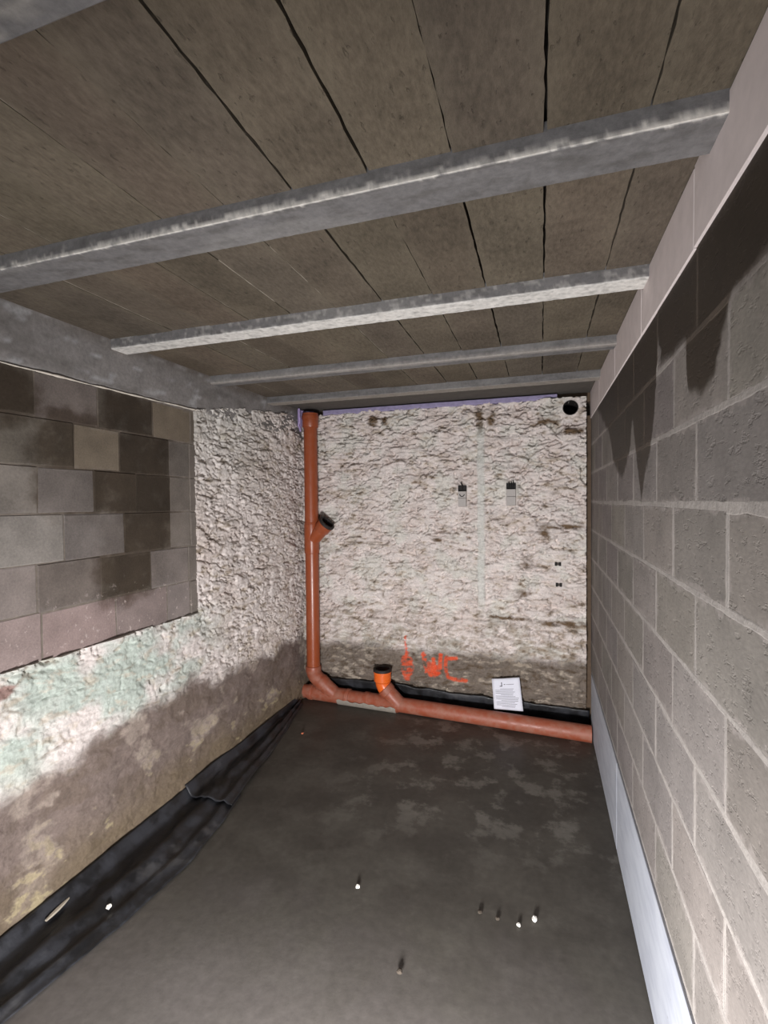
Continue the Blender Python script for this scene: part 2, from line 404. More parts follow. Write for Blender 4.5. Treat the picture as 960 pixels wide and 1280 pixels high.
# ------------------------------------------------------------------ ceiling: blocks laid between concrete joists
BEAMS = [(-0.26, -0.14), (0.44, 0.56), (1.078, 1.195), (1.783, 1.878), (2.495, 2.585), (3.135, 3.232)]
BDROP = 0.043
def build_ceiling():
    slab = mat_simple('slab_concrete', lin(88, 83, 78), 0.95, 24, 0.15)
    bm = bmesh.new()
    add_box(bm, (XL-0.2, YREAR-0.2, ZC+0.055), (XR+0.25, YB+0.3, ZC+0.16))
    add_box(bm, (XL-0.2, YREAR-0.2, ZC), (XR+0.25, BEAMS[0][0]+0.01, ZC+0.06))
    add_box(bm, (XL-0.1, BEAMS[-1][1]-0.01, ZC-0.004), (XR+0.1, YB+0.3, ZC+0.06))
    ceil = link('ceiling', bm_mesh(bm), slab)
    tag(ceil, 'ceiling of brown hollow blocks laid between concrete joists', kind='structure')
    m, nt, b = new_mat('ceiling_block_concrete')
    oi = N(nt, 'ShaderNodeObjectInfo'); p = pos(nt); ps = pos(nt, (1, 0.4, 1))
    n1 = noise(nt, ps, 85, 5, 0.7); n2 = noise(nt, p, 4, 4); n3 = noise(nt, ps, 75, 3, 0.6)
    tc = N(nt, 'ShaderNodeTexCoord'); s = N(nt, 'ShaderNodeSeparateXYZ'); L(nt, tc.outputs['Object'], s.inputs[0])
    f = math_(nt, 'ADD', mrange(nt, n1, 0.3, 0.7, 0.70, 1.22, False), mrange(nt, n2, 0.3, 0.7, -0.18, 0.18, False))
    col = scale_col(nt, oi.outputs['Color'], f)
    ex = math_(nt, 'SUBTRACT', 0.096, math_(nt, 'ABSOLUTE', s.outputs[0]))
    ex = math_(nt, 'ADD', ex, mrange(nt, n2, 0.3, 0.7, 0.02, -0.02, False))
    col = mixrgb(nt, math_(nt, 'MULTIPLY', mrange(nt, ex, 0.045, 0.0), 0.22), col, lin(112, 104, 90))
    setc(nt, b, col); b.inputs['Roughness'].default_value = 0.96; b.inputs['Specular IOR Level'].default_value = 0.2
    bump(nt, b, math_(nt, 'ADD', mrange(nt, n3, 0.25, 0.37), math_(nt, 'MULTIPLY', n1, 0.9)), 0.75, 0.006)
    M = m
    mj = mat_simple('joint_mortar', lin(140, 132, 120), 0.95, 60, 0.3, 0.003)
    def cb(w, l, seed):
        r = random.Random(seed); bm = bmesh.new(); n = 18
        lo, hi = [], []
        wob = [0, 0]
        for i in range(n+1):
            y = -l/2 + l*i/n
            a = -w/2 + r.uniform(-.0016, .0016); c = w/2 + r.uniform(-.0016, .0016)
            lo.append((bm.verts.new((a, y, 0.0)), bm.verts.new((c, y, 0.0)), bm.verts.new((a+0.001, y, 0.05)), bm.verts.new((c-0.001, y, 0.05))))
        for i in range(n):
            A, B = lo[i], lo[i+1]
            bm.faces.new((A[0], B[0], B[1], A[1])); bm.faces.new((A[2], A[3], B[3], B[2]))
            bm.faces.new((A[0], A[2], B[2], B[0])); bm.faces.new((A[1], B[1], B[3], A[3]))
        bm.faces.new((lo[0][0], lo[0][1], lo[0][3], lo[0][2])); bm.faces.new((lo[n][0], lo[n][2], lo[n][3], lo[n][1]))
        return bm_mesh(bm, 'ceiling_block')
    js = [0.011 - 0.1948*k for k in range(-2, 11)]
    for bi in range(len(BEAMS)-1):
        a, b_ = BEAMS[bi][1]-0.015, BEAMS[bi+1][0]+0.015
        var = [cb(0.190, b_-a, 10*bi+q) for q in range(4)]
        for k in range(len(js)-1):
            x1, x0 = js[k], js[k+1]
            gap = 0.0022 + 0.0035*(k in (1, 2, 3, 4)) * random.uniform(.4, 1.0)
            cx = (x0+x1)/2 + random.uniform(-.0012, .0012)
            if cx > XR-0.01: 
                continue
            o = link('ceiling_block', var[k % 4], M, ceil, (cx, (a+b_)/2, ZC+random.uniform(-.0015, .0025)))
            if k > 5: o.scale.x = 1.012
            g = random.uniform(0.9, 1.12); c = lin(96, 88, 78)
            o.color = (c[0]*g*random.uniform(1.0, 1.06), c[1]*g, c[2]*g*random.uniform(.93, 1.0), 1)
            if k > 5:
                l = (b_-a-0.03)*random.uniform(.5, 1.0)
                yy = random.uniform(a+0.015+l/2, b_-0.015-l/2) if k <= 4 else (a+b_)/2
                link('mortar_joint', box_mesh((-0.0035, -l/2, 0.0025), (0.0035, l/2, 0.02)), mj, ceil, (x1, yy, ZC))
build_ceiling()
# strip of ceiling block next to the right wall is covered by the loop's first column (k = 0)

def build_joists():
    names = [None,
        ('short stretch of grey concrete joist in the top left corner of the ceiling'),
        ('nearest full grey concrete joist with a ragged white mortar line along its edge'),
        ('second full concrete joist from the camera with a chalk white underside'),
        ('third full concrete joist from the camera, thin and pale grey'),
        ('farthest concrete joist, next to the whitewashed back wall')]
    for i, (y0, y1) in enumerate(BEAMS):
        if i == 0: continue
        x0, x1 = XL-0.02, XR+0.01
        xs = np.arange(x0, x1+0.004, 0.004)
        prof = []   # (y, z, part) near face, underside, far face
        zt, zb = ZC+0.02, ZC-BDROP
        for t in np.linspace(0, 1, 7): prof.append((y0, zt+(zb+0.004-zt)*t, 0))
        for t in np.linspace(0, 1, 14): prof.append((y0+0.004+(y1-y0-0.008)*t, zb, 1))
        for t in np.linspace(0, 1, 5): prof.append((y1, zb+0.004+(zt-zb-0.004)*t, 2))
        P = np.array([(p[0], p[1]) for p in prof]); part = np.array([p[2] for p in prof])
        s = np.concatenate([[0], np.cumsum(np.hypot(np.diff(P[:,0]), np.diff(P[:,1])))])
        s0 = s[6]
        X, SS = np.meshgrid(xs, s, indexing='ij')
        Y = np.broadcast_to(P[:,0], X.shape).copy(); Z = np.broadcast_to(P[:,1], X.shape).copy()
        n = fbm(X*9, SS*40+i*7, 31+i, 4); n2 = fbm(X*30, SS*60+i*3, 71+i, 3); n3 = fbm(X*2.2, SS*9+i, 91, 3)
        col = np.zeros(X.shape+(3,)); col[:] = lin(116, 114, 114)[:3]
        col = mixc(col, lin(94, 91, 89), ss(-.1, .4, n)*0.6)
        col = mixc(col, lin(136, 134, 132), ss(.05, .4, n3)*0.5)
        q = SS - s0
        if i == 2:
            wid = 0.0060 + 0.008*np.clip(fbm(X*5, X*0+2, 4, 3)+.25, 0, 1)
            f = ss(wid, wid*0.3, np.abs(q + 0.003 + 0.005*fbm(X*14, X*0+9, 8, 3) + 0.004*fbm(X*60, SS*90, 12, 2)))
            col = mixc(col, lin(232, 227, 219), f); Z -= 0.002*f
            col = mixc(col, lin(150, 147, 144), ss(.25, .45, n2+0.35*n)*ss(.05, .01, np.abs(q+.01))*0.4)
        elif i == 3:
            f = ss(-0.002, 0.006, q + 0.006*n2)*(1-0.3*ss(.1, .4, n2))
            col = mixc(col, lin(216, 213, 208), f)
            col = mixc(col, lin(176, 173, 169), ss(.1, .4, n2+n)*0.5)
        elif i == 4:
            f = ss(0.03, 0.008, np.abs(q - 0.012 + 0.01*n2))*0.6
            col = mixc(col, lin(170, 163, 156), f)
        elif i == 5:
            col = mixc(col, lin(160, 152, 142), ss(0.0, 0.01, q)*0.7)
        else:
            col = mixc(col, lin(170, 166, 160), ss(0.0, 0.4, n)*0.5)
        Z += 0.0012*n2*(part == 1)
        V = np.stack([X, Y, Z], -1).reshape(-1, 3); nx, ns = X.shape
        I = np.arange(nx*ns).reshape(nx, ns)
        Q = np.stack([I[:-1,:-1], I[1:,:-1], I[1:,1:], I[:-1,1:]], -1).reshape(-1, 4)
        me = np_mesh('joist', V, Q, col.reshape(-1, 3), smooth=False)
        o = link('concrete_joist', me, M_BEAM)
        tag(o, names[i], 'joist', 'concrete joists of the ceiling')
build_joists()

# ------------------------------------------------------------------ rubble walls (left and back)
def stone_cells(U, Z, su, sz, seed):
    """staggered irregular rubble: returns nearest id, edge distance (m), centre u, centre z"""
    wu = U + 0.05*fbm(U*5, Z*7, seed+1, 3) + 0.012*fbm(U*26, Z*30, seed+3, 2)
    wz = Z + 0.030*fbm(U*4, Z*9, seed+2, 3) + 0.009*fbm(U*30, Z*34, seed+4, 2)
    gi = np.floor(wu/su).astype(int); gj = np.floor(wz/sz).astype(int)
    d1 = np.full(U.shape, 1e9); d2 = np.full(U.shape, 1e9); i1 = np.zeros(U.shape, dtype=np.int64)
    cu = np.zeros(U.shape); cz = np.zeros(U.shape)
    asp = su/sz*0.82
    for dj in range(-2, 3):
        for di in range(-2, 3):
            a = gi+di; b = gj+dj
            px = (a + 0.5 + 0.5*((b % 2)-0.5) + 0.62*(_h(a, b, seed+40)-0.5))*su
            pz = (b + 0.5 + 0.42*(_h(a, b, seed+41)-0.5))*sz
            d = np.hypot((wu-px), (wz-pz)*asp)
            idd = (a+500)*5000 + (b+500)
            nearer = d < d1
            d2 = np.where(nearer, d1, np.minimum(d2, d))
            i1 = np.where(nearer, idd, i1); cu = np.where(nearer, px, cu); cz = np.where(nearer, pz, cz)
            d1 = np.where(nearer, d, d1)
    return i1, (d2-d1), cu, cz
def rubble_height(U, Z, seed, su=0.25, sz=0.115, fac=1.0):
    ids, e, cu, cz = stone_cells(U, Z, su, sz, seed)
    k = ids.astype(np.int64)
    r1 = _h(k, k*0+1, seed); r2 = _h(k, k*0+2, seed)-0.5; r3 = _h(k, k*0+3, seed)-0.5
    joint = fbm(U*4, Z*5, seed+7, 3)
    dome = ss(0.0, 0.03, e)
    h = 0.012*r1 + (U-cu)*r2*0.08 + (Z-cz)*(r3*0.22 + 0.03)
    h = h*(0.35+0.65*dome)
    crev = ss(0.010, 0.002, e)*ss(0.05, 0.28, joint)
    h -= 0.012*crev
    # chipped facets under the lime coat: small tilted planes with sharp steps
    for (fu, fz, am, sd) in ((0.105, 0.048, 1.0, 50), (0.052, 0.026, 0.55, 60)):
        fi, fe, fcu, fcz = stone_cells(U, Z, fu, fz, seed+sd)
        k = fi.astype(np.int64)
        q1 = _h(k, k*0+5, seed); q2 = _h(k, k*0+6, seed)-0.5; q3 = _h(k, k*0+7, seed)-0.5
        h += am*fac*((q1-0.5)*0.011 + (U-fcu)*q2*0.28 + (Z-fcz)*(q3*0.55+0.06))
    # flaky horizontal ledges and fine grain
    h += 0.006*fbm(U*14, Z*30, seed+13, 4, 0.6) + 0.003*fbm(U*60, Z*80, seed+15, 2)
    st = fbm(U*3.0, Z*10, seed+21, 3)*3.0
    h += 0.013*(st-np.floor(st)-0.5)*fac
    h -= 0.030*crevices(U, Z, seed)*fac
    return h, ids, e
def crevices(U, Z, seed):
    """short tapering cracks under the flakes, mostly lying flat"""
    c = np.zeros_like(U)
    for (a, b, sd) in ((7, 19, 0), (9, 17, 5), (13, 30, 9)):
        wu = U + 0.02*fbm(U*16, Z*16, seed+sd+200, 2); wz = Z + 0.012*fbm(U*18, Z*18, seed+sd+210, 2)
        n = perlin(wu*a, wz*b, seed+sd+220); m = fbm(U*6, Z*11, seed+sd+230, 3)
        w = 0.0085*ss(0.0, 0.30, m)
        c = np.maximum(c, ss(1.0, 0.35, np.abs(n)/(b*1.15)/np.maximum(w, 1e-5)))
    return c
def patches(name_wall, ids, faceQ, V, col, depth_dir, wall_mat, base_depth):
    """split a height field by id (0 = wall itself); every patch gets a skirt going back into the wall"""
    order = np.argsort(ids, kind='stable'); ids_s = ids[order]; Qs = faceQ[order]
    uniq, start = np.unique(ids_s, return_index=True)
    ends = list(start[1:]) + [len(ids_s)]
    out = {}
    nV = len(V)
    for uid, a, b_ in zip(uniq, start, ends):
        q = Qs[a:b_]
        ed = np.concatenate([q[:, [0,1]], q[:, [1,2]], q[:, [2,3]], q[:, [3,0]]])
        key = np.minimum(ed[:,0], ed[:,1]).astype(np.int64)*nV + np.maximum(ed[:,0], ed[:,1])
        _, inv, cnt = np.unique(key, return_inverse=True, return_counts=True)
        be = ed[cnt[inv] == 1]
        vv, qi = np.unique(q, return_inverse=True); qi = qi.reshape(q.shape)
        P = V[vv]; C = col[vv]
        m = len(be); n0 = len(vv)
        A = V[be[:,0]]; B = V[be[:,1]]
        A2 = A.copy(); B2 = B.copy(); ax, val = base_depth
        A2[:, ax] = val; B2[:, ax] = val
        sk = np.concatenate([A, B, B2, A2]); sc = np.concatenate([col[be[:,0]], col[be[:,1]], col[be[:,1]], col[be[:,0]]])
        i0 = n0 + np.arange(m)
        skq = np.stack([i0+m, i0, i0+3*m, i0+2*m], -1)
        VV = np.concatenate([P, sk]); CC = np.concatenate([C, sc]); QQ = np.concatenate([qi, skq])
        out[int(uid)] = np_mesh(name_wall, VV, QQ, CC, True, len(qi))
    return out
def clean_ids(ids_face, minc, maxkeep=290):
    u, c = np.unique(ids_face, return_counts=True)
    small = set(u[(c < minc)].tolist())
    rest = sorted([(int(cc), int(uu)) for uu, cc in zip(u, c) if uu != 0 and cc >= minc], reverse=True)
    small |= set(x[1] for x in rest[maxkeep:])
    if small:
        ids_face = np.where(np.isin(ids_face, list(small)), 0, ids_face)
    return ids_face
def kx(x): return x*1.0135
def kz(z): return H + (z-H)*1.0135

WHITE = lin(224, 214, 209); CREAM = lin(198, 184, 168); EARTH = lin(136, 119, 100); BROWN = lin(104, 84, 66); MINT = lin(176, 193, 183); PINK = lin(124, 110, 103)
ORANGE = lin(232, 84, 40)
def seg_d(U, Z, a, b):
    ax, az = a; bx, bz = b; dx, dz = bx-ax, bz-az
    t = np.clip(((U-ax)*dx+(Z-az)*dz)/(dx*dx+dz*dz), 0, 1)
    return np.hypot(U-ax-t*dx, Z-az-t*dz)
def gauss(U, Z, u, z, ru, rz): return np.exp(-(((U-u)/ru)**2+((Z-z)/rz)**2))
HOLE = (kx(0.198), kz(2.272), 0.050)
BOXES = [(kx(-0.5555), kz(1.668), 0.060, 0.156), (kx(-0.2035), kz(1.677), 0.066, 0.162)]

PLUGS = ((kx(0.115), kz(1.181)), (kx(0.121), kz(1.034)))
def build_back():
    st = 0.006
    us = np.arange(XL-0.03, 0.3085, st); zs = np.arange(-0.02, 2.372, st)
    U, Z = np.meshgrid(us, zs)
    h, ids, e = rubble_height(U, Z, 100)
    lo = ss(0.52, 0.42, Z + 0.05*fbm(U*4, Z*3, 61, 3))          # earthy foot
    mid = ss(0.80, 0.70, Z+0.05*fbm(U*3, Z*3, 62, 3))*(1-lo)
    big = fbm(U*2.2, Z*3.0, 63, 3)
    h = h*(1-0.45*lo) + 0.012*lo*fbm(U*9, Z*9, 64, 4)
    h += 0.018*big
    # bulging course above the earthy foot
    bul = ss(0.44, 0.50, Z+0.03*fbm(U*5, Z*0, 65, 2))*ss(0.76, 0.66, Z+0.03*fbm(U*5, Z*0+3, 66, 2))
    h += 0.020*bul + 0.012*ss(0.5, 0.2, Z) - 0.055*ss(0.24, 0.14, Z)
    # plastered chase
    ch = ss(0.035, 0.018, np.abs(U-kx(-0.42)+0.006*fbm(Z*6, U*0, 67, 2)))*ss(0.7, 0.95, Z)*ss(2.25, 2.1, Z)
    h = h*(1-0.75*ch) + 0.008*ch
    # anchors, boxes
    for (bu, bz, bw, bh) in BOXES:
        f = ss(0.03, 0.0, np.maximum(np.abs(U-bu)-bw/2, np.abs(Z-bz)-bh/2)); h = h*(1-f) + 0.010*f
        f = ss(0.002, -0.004, np.maximum(np.abs(U-bu)-bw/2, np.abs(Z-bz)-bh/2)); h = h*(1-f) - 0.030*f
    hd = np.hypot(U-HOLE[0], Z-HOLE[1]); f = ss(0.11, 0.055, hd); h = h*(1-f) + 0.012*f
    for (cu, cz) in PLUGS:
        f = ss(0.04, 0.006, np.maximum(np.abs(U-cu)-0.022, np.abs(Z-cz)-0.014)); h = h*(1-f) + 0.004*f
    # colours
    col = np.zeros(U.shape+(3,)); col[:] = WHITE[:3]
    fa = fbm(U*3, Z*8, 70, 4); fb = fbm(U*12, Z*30, 71, 4, 0.6); fc = fbm(U*5, Z*5, 72, 3)
    col = mixc(col, lin(206, 206, 196), ss(0.0, 0.35, fc)*0.5)
    col = mixc(col, lin(205, 190, 182), ss(0.0, 0.35, -fc)*0.5)
    col = mixc(col, CREAM, ss(0.05, 0.36, fb*0.8+fa*0.5)*0.6)
    col = mixc(col, EARTH, ss(0.27, 0.44, fb*0.9+fa*0.35)*0.65)
    col = mixc(col, BROWN, ss(0.42, 0.55, fb+fa*0.3)*0.7)
    k = ids.astype(np.int64); rj = ss(0.03, 0.0, e)*ss(0.1, 0.3, fbm(U*5, Z*6, 73, 3))
    col = mixc(col, EARTH, rj*0.45)
    col = mixc(col, EARTH, mid*ss(-0.25, 0.3, fb+0.5*fc)*0.55)
    col = mixc(col, lin(96, 83, 70), lo*0.88)
    col = mixc(col, CREAM, lo*ss(0.08, 0.45, fb+0.6*fc)*0.6)
    col = mixc(col, lin(92, 76, 60), lo*ss(0.12, 0.4, -fb-0.3*fa)*0.8)
    for (u, z, ru, rz, s) in ((-1.27, 2.28, .05, .05, .9), (-1.18, 2.27, .03, .05, .8), (-0.43, 2.22, .03, .10, 1.0), (-0.35, 2.24, .035, .06, .9), (0.03, 2.2, .10, .04, .8),
                              (0.2, 2.12, .15, .035, .7), (0.15, 1.44, .16, .02, .9), (0.02, 1.40, .05, .06, .7), (-1.28, 1.93, .08, .04, .6), (-0.1, 1.17, .08, .06, .5),
                              (-0.15, 0.95, .12, .04, .55), (0.16, .745, .22, .022, .9), (-0.25, .765, .2, .02, .75), (-0.9, .78, .12, .03, .5), (-1.45, .8, .15, .03, .5), (-.75, 1.33, .05, .02, .8), (-1.0, .86, .2, .03, .4), (-1.4, 1.305, .22, .012, .6), (-1.05, 1.95, .06, .02, .6)):
        f = np.clip(gauss(U, Z, u, z, ru, rz)*1.6*s*(0.65+0.9*fb), 0, 1)
        col = mixc(col, lin(112, 92, 72), ss(0.15, 0.8, f))
    col = mixc(col, lin(204, 206, 200), ch*0.6)
    # sprayed orange marks: an arrow and the letters W C
    def stroke(pts, wdt):
        d = np.full(U.shape, 9.0)
        for a, b in zip(pts[:-1], pts[1:]):
            d = np.minimum(d, seg_d(U, Z, (kx(a[0]), kz(a[1])), (kx(b[0]), kz(b[1]))))
        return ss(wdt, wdt*0.55, d + 0.010*fb)
    pt = stroke([(-1.004, .575), (-1.0, .42)], .013)
    el = ((U-kx(-.993))/.055)**2 + ((Z-kz(.345))/.112)**2
    pt = np.maximum(pt, ss(1.05, .75, el + 0.9*fb)*0.9)
    pt = np.maximum(pt, stroke([(-.865, .455), (-.835, .32), (-.80, .30), (-.785, .42), (-.77, .30), (-.735, .33), (-.728, .46)], .021))
    el = ((U-kx(-.79))/.058)**2 + ((Z-kz(.36))/.062)**2
    pt = np.maximum(pt, ss(1.1, .5, el + 1.2*fb)*0.85)
    pt = np.maximum(pt, stroke([(-.61, .445), (-.685, .44), (-.69, .37), (-.672, .30), (-.62, .285), (-.535, .285)], .019)*0.95)
    pt = pt*ss(-0.38, -0.02, fb+0.3*fc)
    col = mixc(col, ORANGE, pt*0.82)
    # geometry
    Yv = YB - 0.008 - h
    V = np.stack([U, Yv, Z], -1).reshape(-1, 3); ny, nx = U.shape
    I = np.arange(ny*nx).reshape(ny, nx)
    Q = np.stack([I[:-1,:-1], I[:-1,1:], I[1:,1:], I[1:,:-1]], -1)
    cen = lambda A: 0.25*(A[:-1,:-1]+A[1:,:-1]+A[:-1,1:]+A[1:,1:])
    fid = ids[:-1,:-1].copy()
    fid[cen(e) < 0.006] = 0
    fid[cen(lo) > 0.5] = 0
    keep = cen(hd) > HOLE[2]
    top = 2.352 + 0.012*fbm(U[:-1,:-1]*8, U[:-1,:-1]*0, 77, 3)
    keep &= Z[:-1,:-1] < top
    fid = clean_ids(fid[keep], 90); Qk = Q[keep]
    ms = patches('rubble', fid, Qk, V, col.reshape(-1, 3), None, M_STONE, (1, YB+0.07))
    wall = link('wall_back', ms.pop(0), M_STONE)
    tag(wall, 'whitewashed rubble stone wall at the far end with an earthy brown foot', kind='structure')
    for me in ms.values(): link('stone', me, M_STONE, wall)
    # masonry core behind the face
    core = mat_simple('wall_core', lin(96, 80, 66), 0.95)
    link('core', box_mesh((XL-0.25, YB+0.06, -0.02), (0.0, YB+0.3, ZC+0.06)), core, wall)
    link('core', box_mesh((0.0, YB+0.06, -0.02), (XR+0.2, YB+0.3, HOLE[1]-0.05)), core, wall)
    link('core', box_mesh((0.0, YB+0.29, HOLE[1]-0.06), (XR+0.2, YB+0.31, HOLE[1]+0.06)), core, wall)
    link('core', box_mesh((0.0, YB+0.06, HOLE[1]+0.05), (XR+0.2, YB+0.3, ZC+0.06)), core, wall)
build_back()

def build_left():
    def field(us, zs, seed=300):
        U, Z = np.meshgrid(us, zs)
        h, ids, e = rubble_height(U, Z, seed, 0.22, 0.105, 0.55)
        fb = fbm(U*12, Z*24, 171, 4, 0.6); fa = fbm(U*3, Z*7, 170, 4); fc = fbm(U*4, Z*4, 172, 3)
        lim = 0.565 + 0.05*np.sin(U*3.1+1.2)
        pl = ss(0.05, -0.05, Z - lim + 0.09*fbm(U*5, Z*5, 173, 4) + 0.03*fb)       # earthy render at the foot
        h = h*(1-0.86*pl) + pl*(0.016*fbm(U*4, Z*7, 174, 3) + 0.003*fbm(U*24, Z*30, 175, 3))
        lump = ss(1.02, 0.9, Z)*(1-pl)*ss(2.9, 2.0, U)
        h = h*(1-0.7*lump) + lump*(0.009*fbm(U*11, Z*16, 176, 4, 0.55) + 0.003*fbm(U*40, Z*50, 177, 2))
        h += 0.016*fbm(U*1.8, Z*2.4, 178, 3)
        h += 0.030*ss(0.35, 0.0, Z)*ss(0.2, 1, 1.0)*0.4
        # two small holes
        for (hu, hz, r) in ((1.976, .73, .014), (2.052, .665, .018)):
            f = ss(r, r*0.6, np.hypot(U-hu, Z-hz)); h = h*(1-f) - 0.05*f
        col = np.zeros(U.shape+(3,)); col[:] = WHITE[:3]
        col = mixc(col, lin(206, 192, 184), ss(0.0, 0.35, fc)*0.6)
        col = mixc(col, CREAM, ss(0.08, 0.38, fb*0.8+fa*0.5)*0.6)
        col = mixc(col, EARTH, ss(0.26, 0.42, fb*0.9+fa*0.3)*0.7)
        mint = ss(0.45, 0.75, Z+0.1*fc)*ss(1.08, 0.95, Z)*ss(2.75, 2.1, U)
        col = mixc(col, MINT, mint*0.75*ss(-0.35, 0.15, fc+0.4*fa))
        col = mixc(col, CREAM, mint*ss(0.1, 0.35, fb)*0.6)
        mint2 = ss(1.4, 2.3, Z+0.2*fc)*ss(3.5, 2.6, U)
        col = mixc(col, lin(198, 206, 198), mint2*0.35)
        rj = ss(0.025, 0.0, e)*ss(0.05, 0.3, fbm(U*5, Z*6, 179, 3))*(1-pl)
        col = mixc(col, EARTH, rj*0.6)
        band = ss(0.9, 0.6, Z+0.15*fc)*ss(2.4, 3.2, U)*(1-pl)
        col = mixc(col, CREAM, band*0.5*ss(-.2, .3, fb))
        plc = np.zeros_like(col); plc[:] = PINK[:3]
        plc = mixc(plc, lin(112, 98, 88), ss(-0.05, 0.3, fa+0.5*fb)*0.7)
        plc = mixc(plc, lin(166, 152, 141), ss(0.12, 0.4, fc+0.5*fb)*0.7)
        plc = mixc(plc, lin(118, 103, 80), ss(0.32, 0.05, Z+0.12*fc)*0.7)
        plc = mixc(plc, lin(172, 158, 126), ss(0.2, 0.34, fb*0.7+fc*0.6)*ss(0.45, 0.1, Z)*0.8)
        col = col*(1-pl[..., None]) + plc*pl[..., None]
        # bare reddish patch under the block infill
        f = ss(0.35, 0.7, gauss(U, Z, 1.26, .94, .075, .03)+0.3*fb); col = mixc(col, lin(150, 118, 110), f*0.9)
        return U, Z, h, ids, e, pl, col
    def mesh_parts(us, zs, keepf):
        U, Z, h, ids, e, pl, col = field(us, zs)
        V = np.stack([XL - 0.012 + h, U, Z], -1).reshape(-1, 3); ny, nx = U.shape
        I = np.arange(ny*nx).reshape(ny, nx)
        Q = np.stack([I[:-1,:-1], I[1:,:-1], I[1:,1:], I[:-1,1:]], -1)
        Q = Q[:, :, ::-1]
        cen = lambda A: 0.25*(A[:-1,:-1]+A[1:,:-1]+A[:-1,1:]+A[1:,1:])
        fid = ids[:-1,:-1].copy(); fid[cen(e) < 0.005] = 0; fid[cen(pl) > 0.4] = 0
        keep = keepf(U[:-1,:-1]+0.003, Z[:-1,:-1]+0.003)
        return fid[keep], Q[keep], V, col.reshape(-1, 3)
    def keepf(U, Z):
        rag = 0.010*fbm(Z*9, U*0, 180, 3)+0.004*fbm(Z*40, U*0, 181, 2)
        inf = (U < 2.355+rag) & (U > 0.62) & (Z > 1.012 - 0.012*(U-1.25) + 0.003*fbm(U*9, Z*0, 182, 2))
        ztop = np.interp(U, [0, 2.35, 2.78, 3.18, 3.58, 3.8], [2.165, 2.172, 2.255, 2.30, 2.336, 2.35]) + 0.022*fbm(U*7, U*0, 183, 4)
        return (~inf) & (Z < ztop)
    st = 0.006
    fid, Q, V, col = mesh_parts(np.arange(0.9, YB+0.03, st), np.arange(-0.02, 2.40, st), keepf)
    fid = clean_ids(fid, 90)
    ms = patches('rubble', fid, Q, V, col, None, M_STONE, (0, XL-0.09))
    wall = link('wall_left', ms.pop(0), M_STONE)
    tag(wall, 'whitewashed rubble stone wall with a square infill of grey blocks', kind='structure')
    for me in ms.values(): link('stone', me, M_STONE, wall)
    fid, Q, V, col = mesh_parts(np.arange(YREAR, 0.915, 0.015), np.arange(-0.02, 2.40, 0.015), keepf)
    ms = patches('rubble', np.zeros_like(fid), Q, V, col, None, M_STONE, (0, XL-0.09))
    link('rubble_face', ms[0], M_STONE, wall)
    core, nt, b = new_mat('infill_mortar')
    rgb = N(nt, 'ShaderNodeRGB'); rgb.outputs[0].default_value = lin(118, 109, 100); n1 = noise(nt, pos(nt), 30, 5)
    setc(nt, b, infill_stain(nt, scale_col(nt, rgb.outputs[0], mrange(nt, n1, 0.3, 0.7, 0.75, 1.25, False)), None))
    b.inputs['Roughness'].default_value = 0.95; bump(nt, b, n1, 0.5, 0.003)
    link('core', box_mesh((XL-0.3, YREAR-0.2, -0.02), (XL-0.085, YB+0.3, 2.2)), core, wall)
    link('core', box_mesh((XL-0.09, 0.60, 0.99), (XL-0.0245, 2.366, 2.2)), core, wall)
    # blocks of the infill
    rows = [(1.0, 1.200), (1.200, 1.397), (1.397, 1.595), (1.595, 1.787), (1.787, 1.982), (1.982, 2.168)]
    J = [[1.10, 1.43, 1.79, 2.12, 2.30], [1.13, 1.415, 1.71, 2.007, 2.288], [1.24, 1.534, 1.845, 2.15, 2.31], [1.12, 1.425, 1.682, 1.92, 2.155, 2.308],
         [1.27, 1.588, 1.828, 2.149, 2.307], [1.13, 1.422, 1.71, 2.04, 2.325]]
    # colour of each block, from the edge out of frame to the right-hand edge
    D0, D1, G0, G1, K, T = (104, 96, 87), (108, 100, 91), (120, 112, 105), (138, 128, 123), (92, 85, 77), (120, 109, 95)
    CL = [[G1, (150,134,130), (152,134,130), (140,126,122), (136,126,122), G0],
          [G1, G1, (112,103,97), D0, (128,119,114,.25), G0],
          [G1, (142,136,130), (116,109,105,.35), D0, (124,116,109,.3), G0],
          [G1, (132,125,118), (122,115,111,.3), D0, K, (120,112,105,.25), G0],
          [G1, (112,105,96), T, K, (112,105,99,.4), (118,110,103)],
          [G1, (100,92,83), (120,111,106), K, T, (108,99,89)]]
    for r, (z0, z1) in enumerate(rows):
        e = [0.64, 0.88] + J[r] + [2.362]
        e = [e[0]] + [x for x in e[1:]]
        for k in range(len(e)-1):
            a, b_ = e[k]+0.0025, e[k+1]-0.0025
            if b_-a < 0.02: continue
            me = block_mesh(b_-a, (z1-z0)-0.006, 0.06, 500+r*20+k, 0.003, 0.003)
            me.transform(Matrix.Rotation(math.pi, 4, 'Z'))
            cc = CL[r][max(0, k-1)] if k-1 < len(CL[r]) else G0
            o = link('block', me, M_BLOCK_L, wall, (XL-0.022+random.uniform(-.002, .003), (a+b_)/2, (z0+z1)/2 - 0.012*((a+b_)/2-1.7)))
            c = lin(*cc[:3]); o.color = (c[0]*.95, c[1]*.95, c[2]*.95, 0.0 if cc == T else (cc[3] if len(cc) > 3 else 1.0))
build_left()

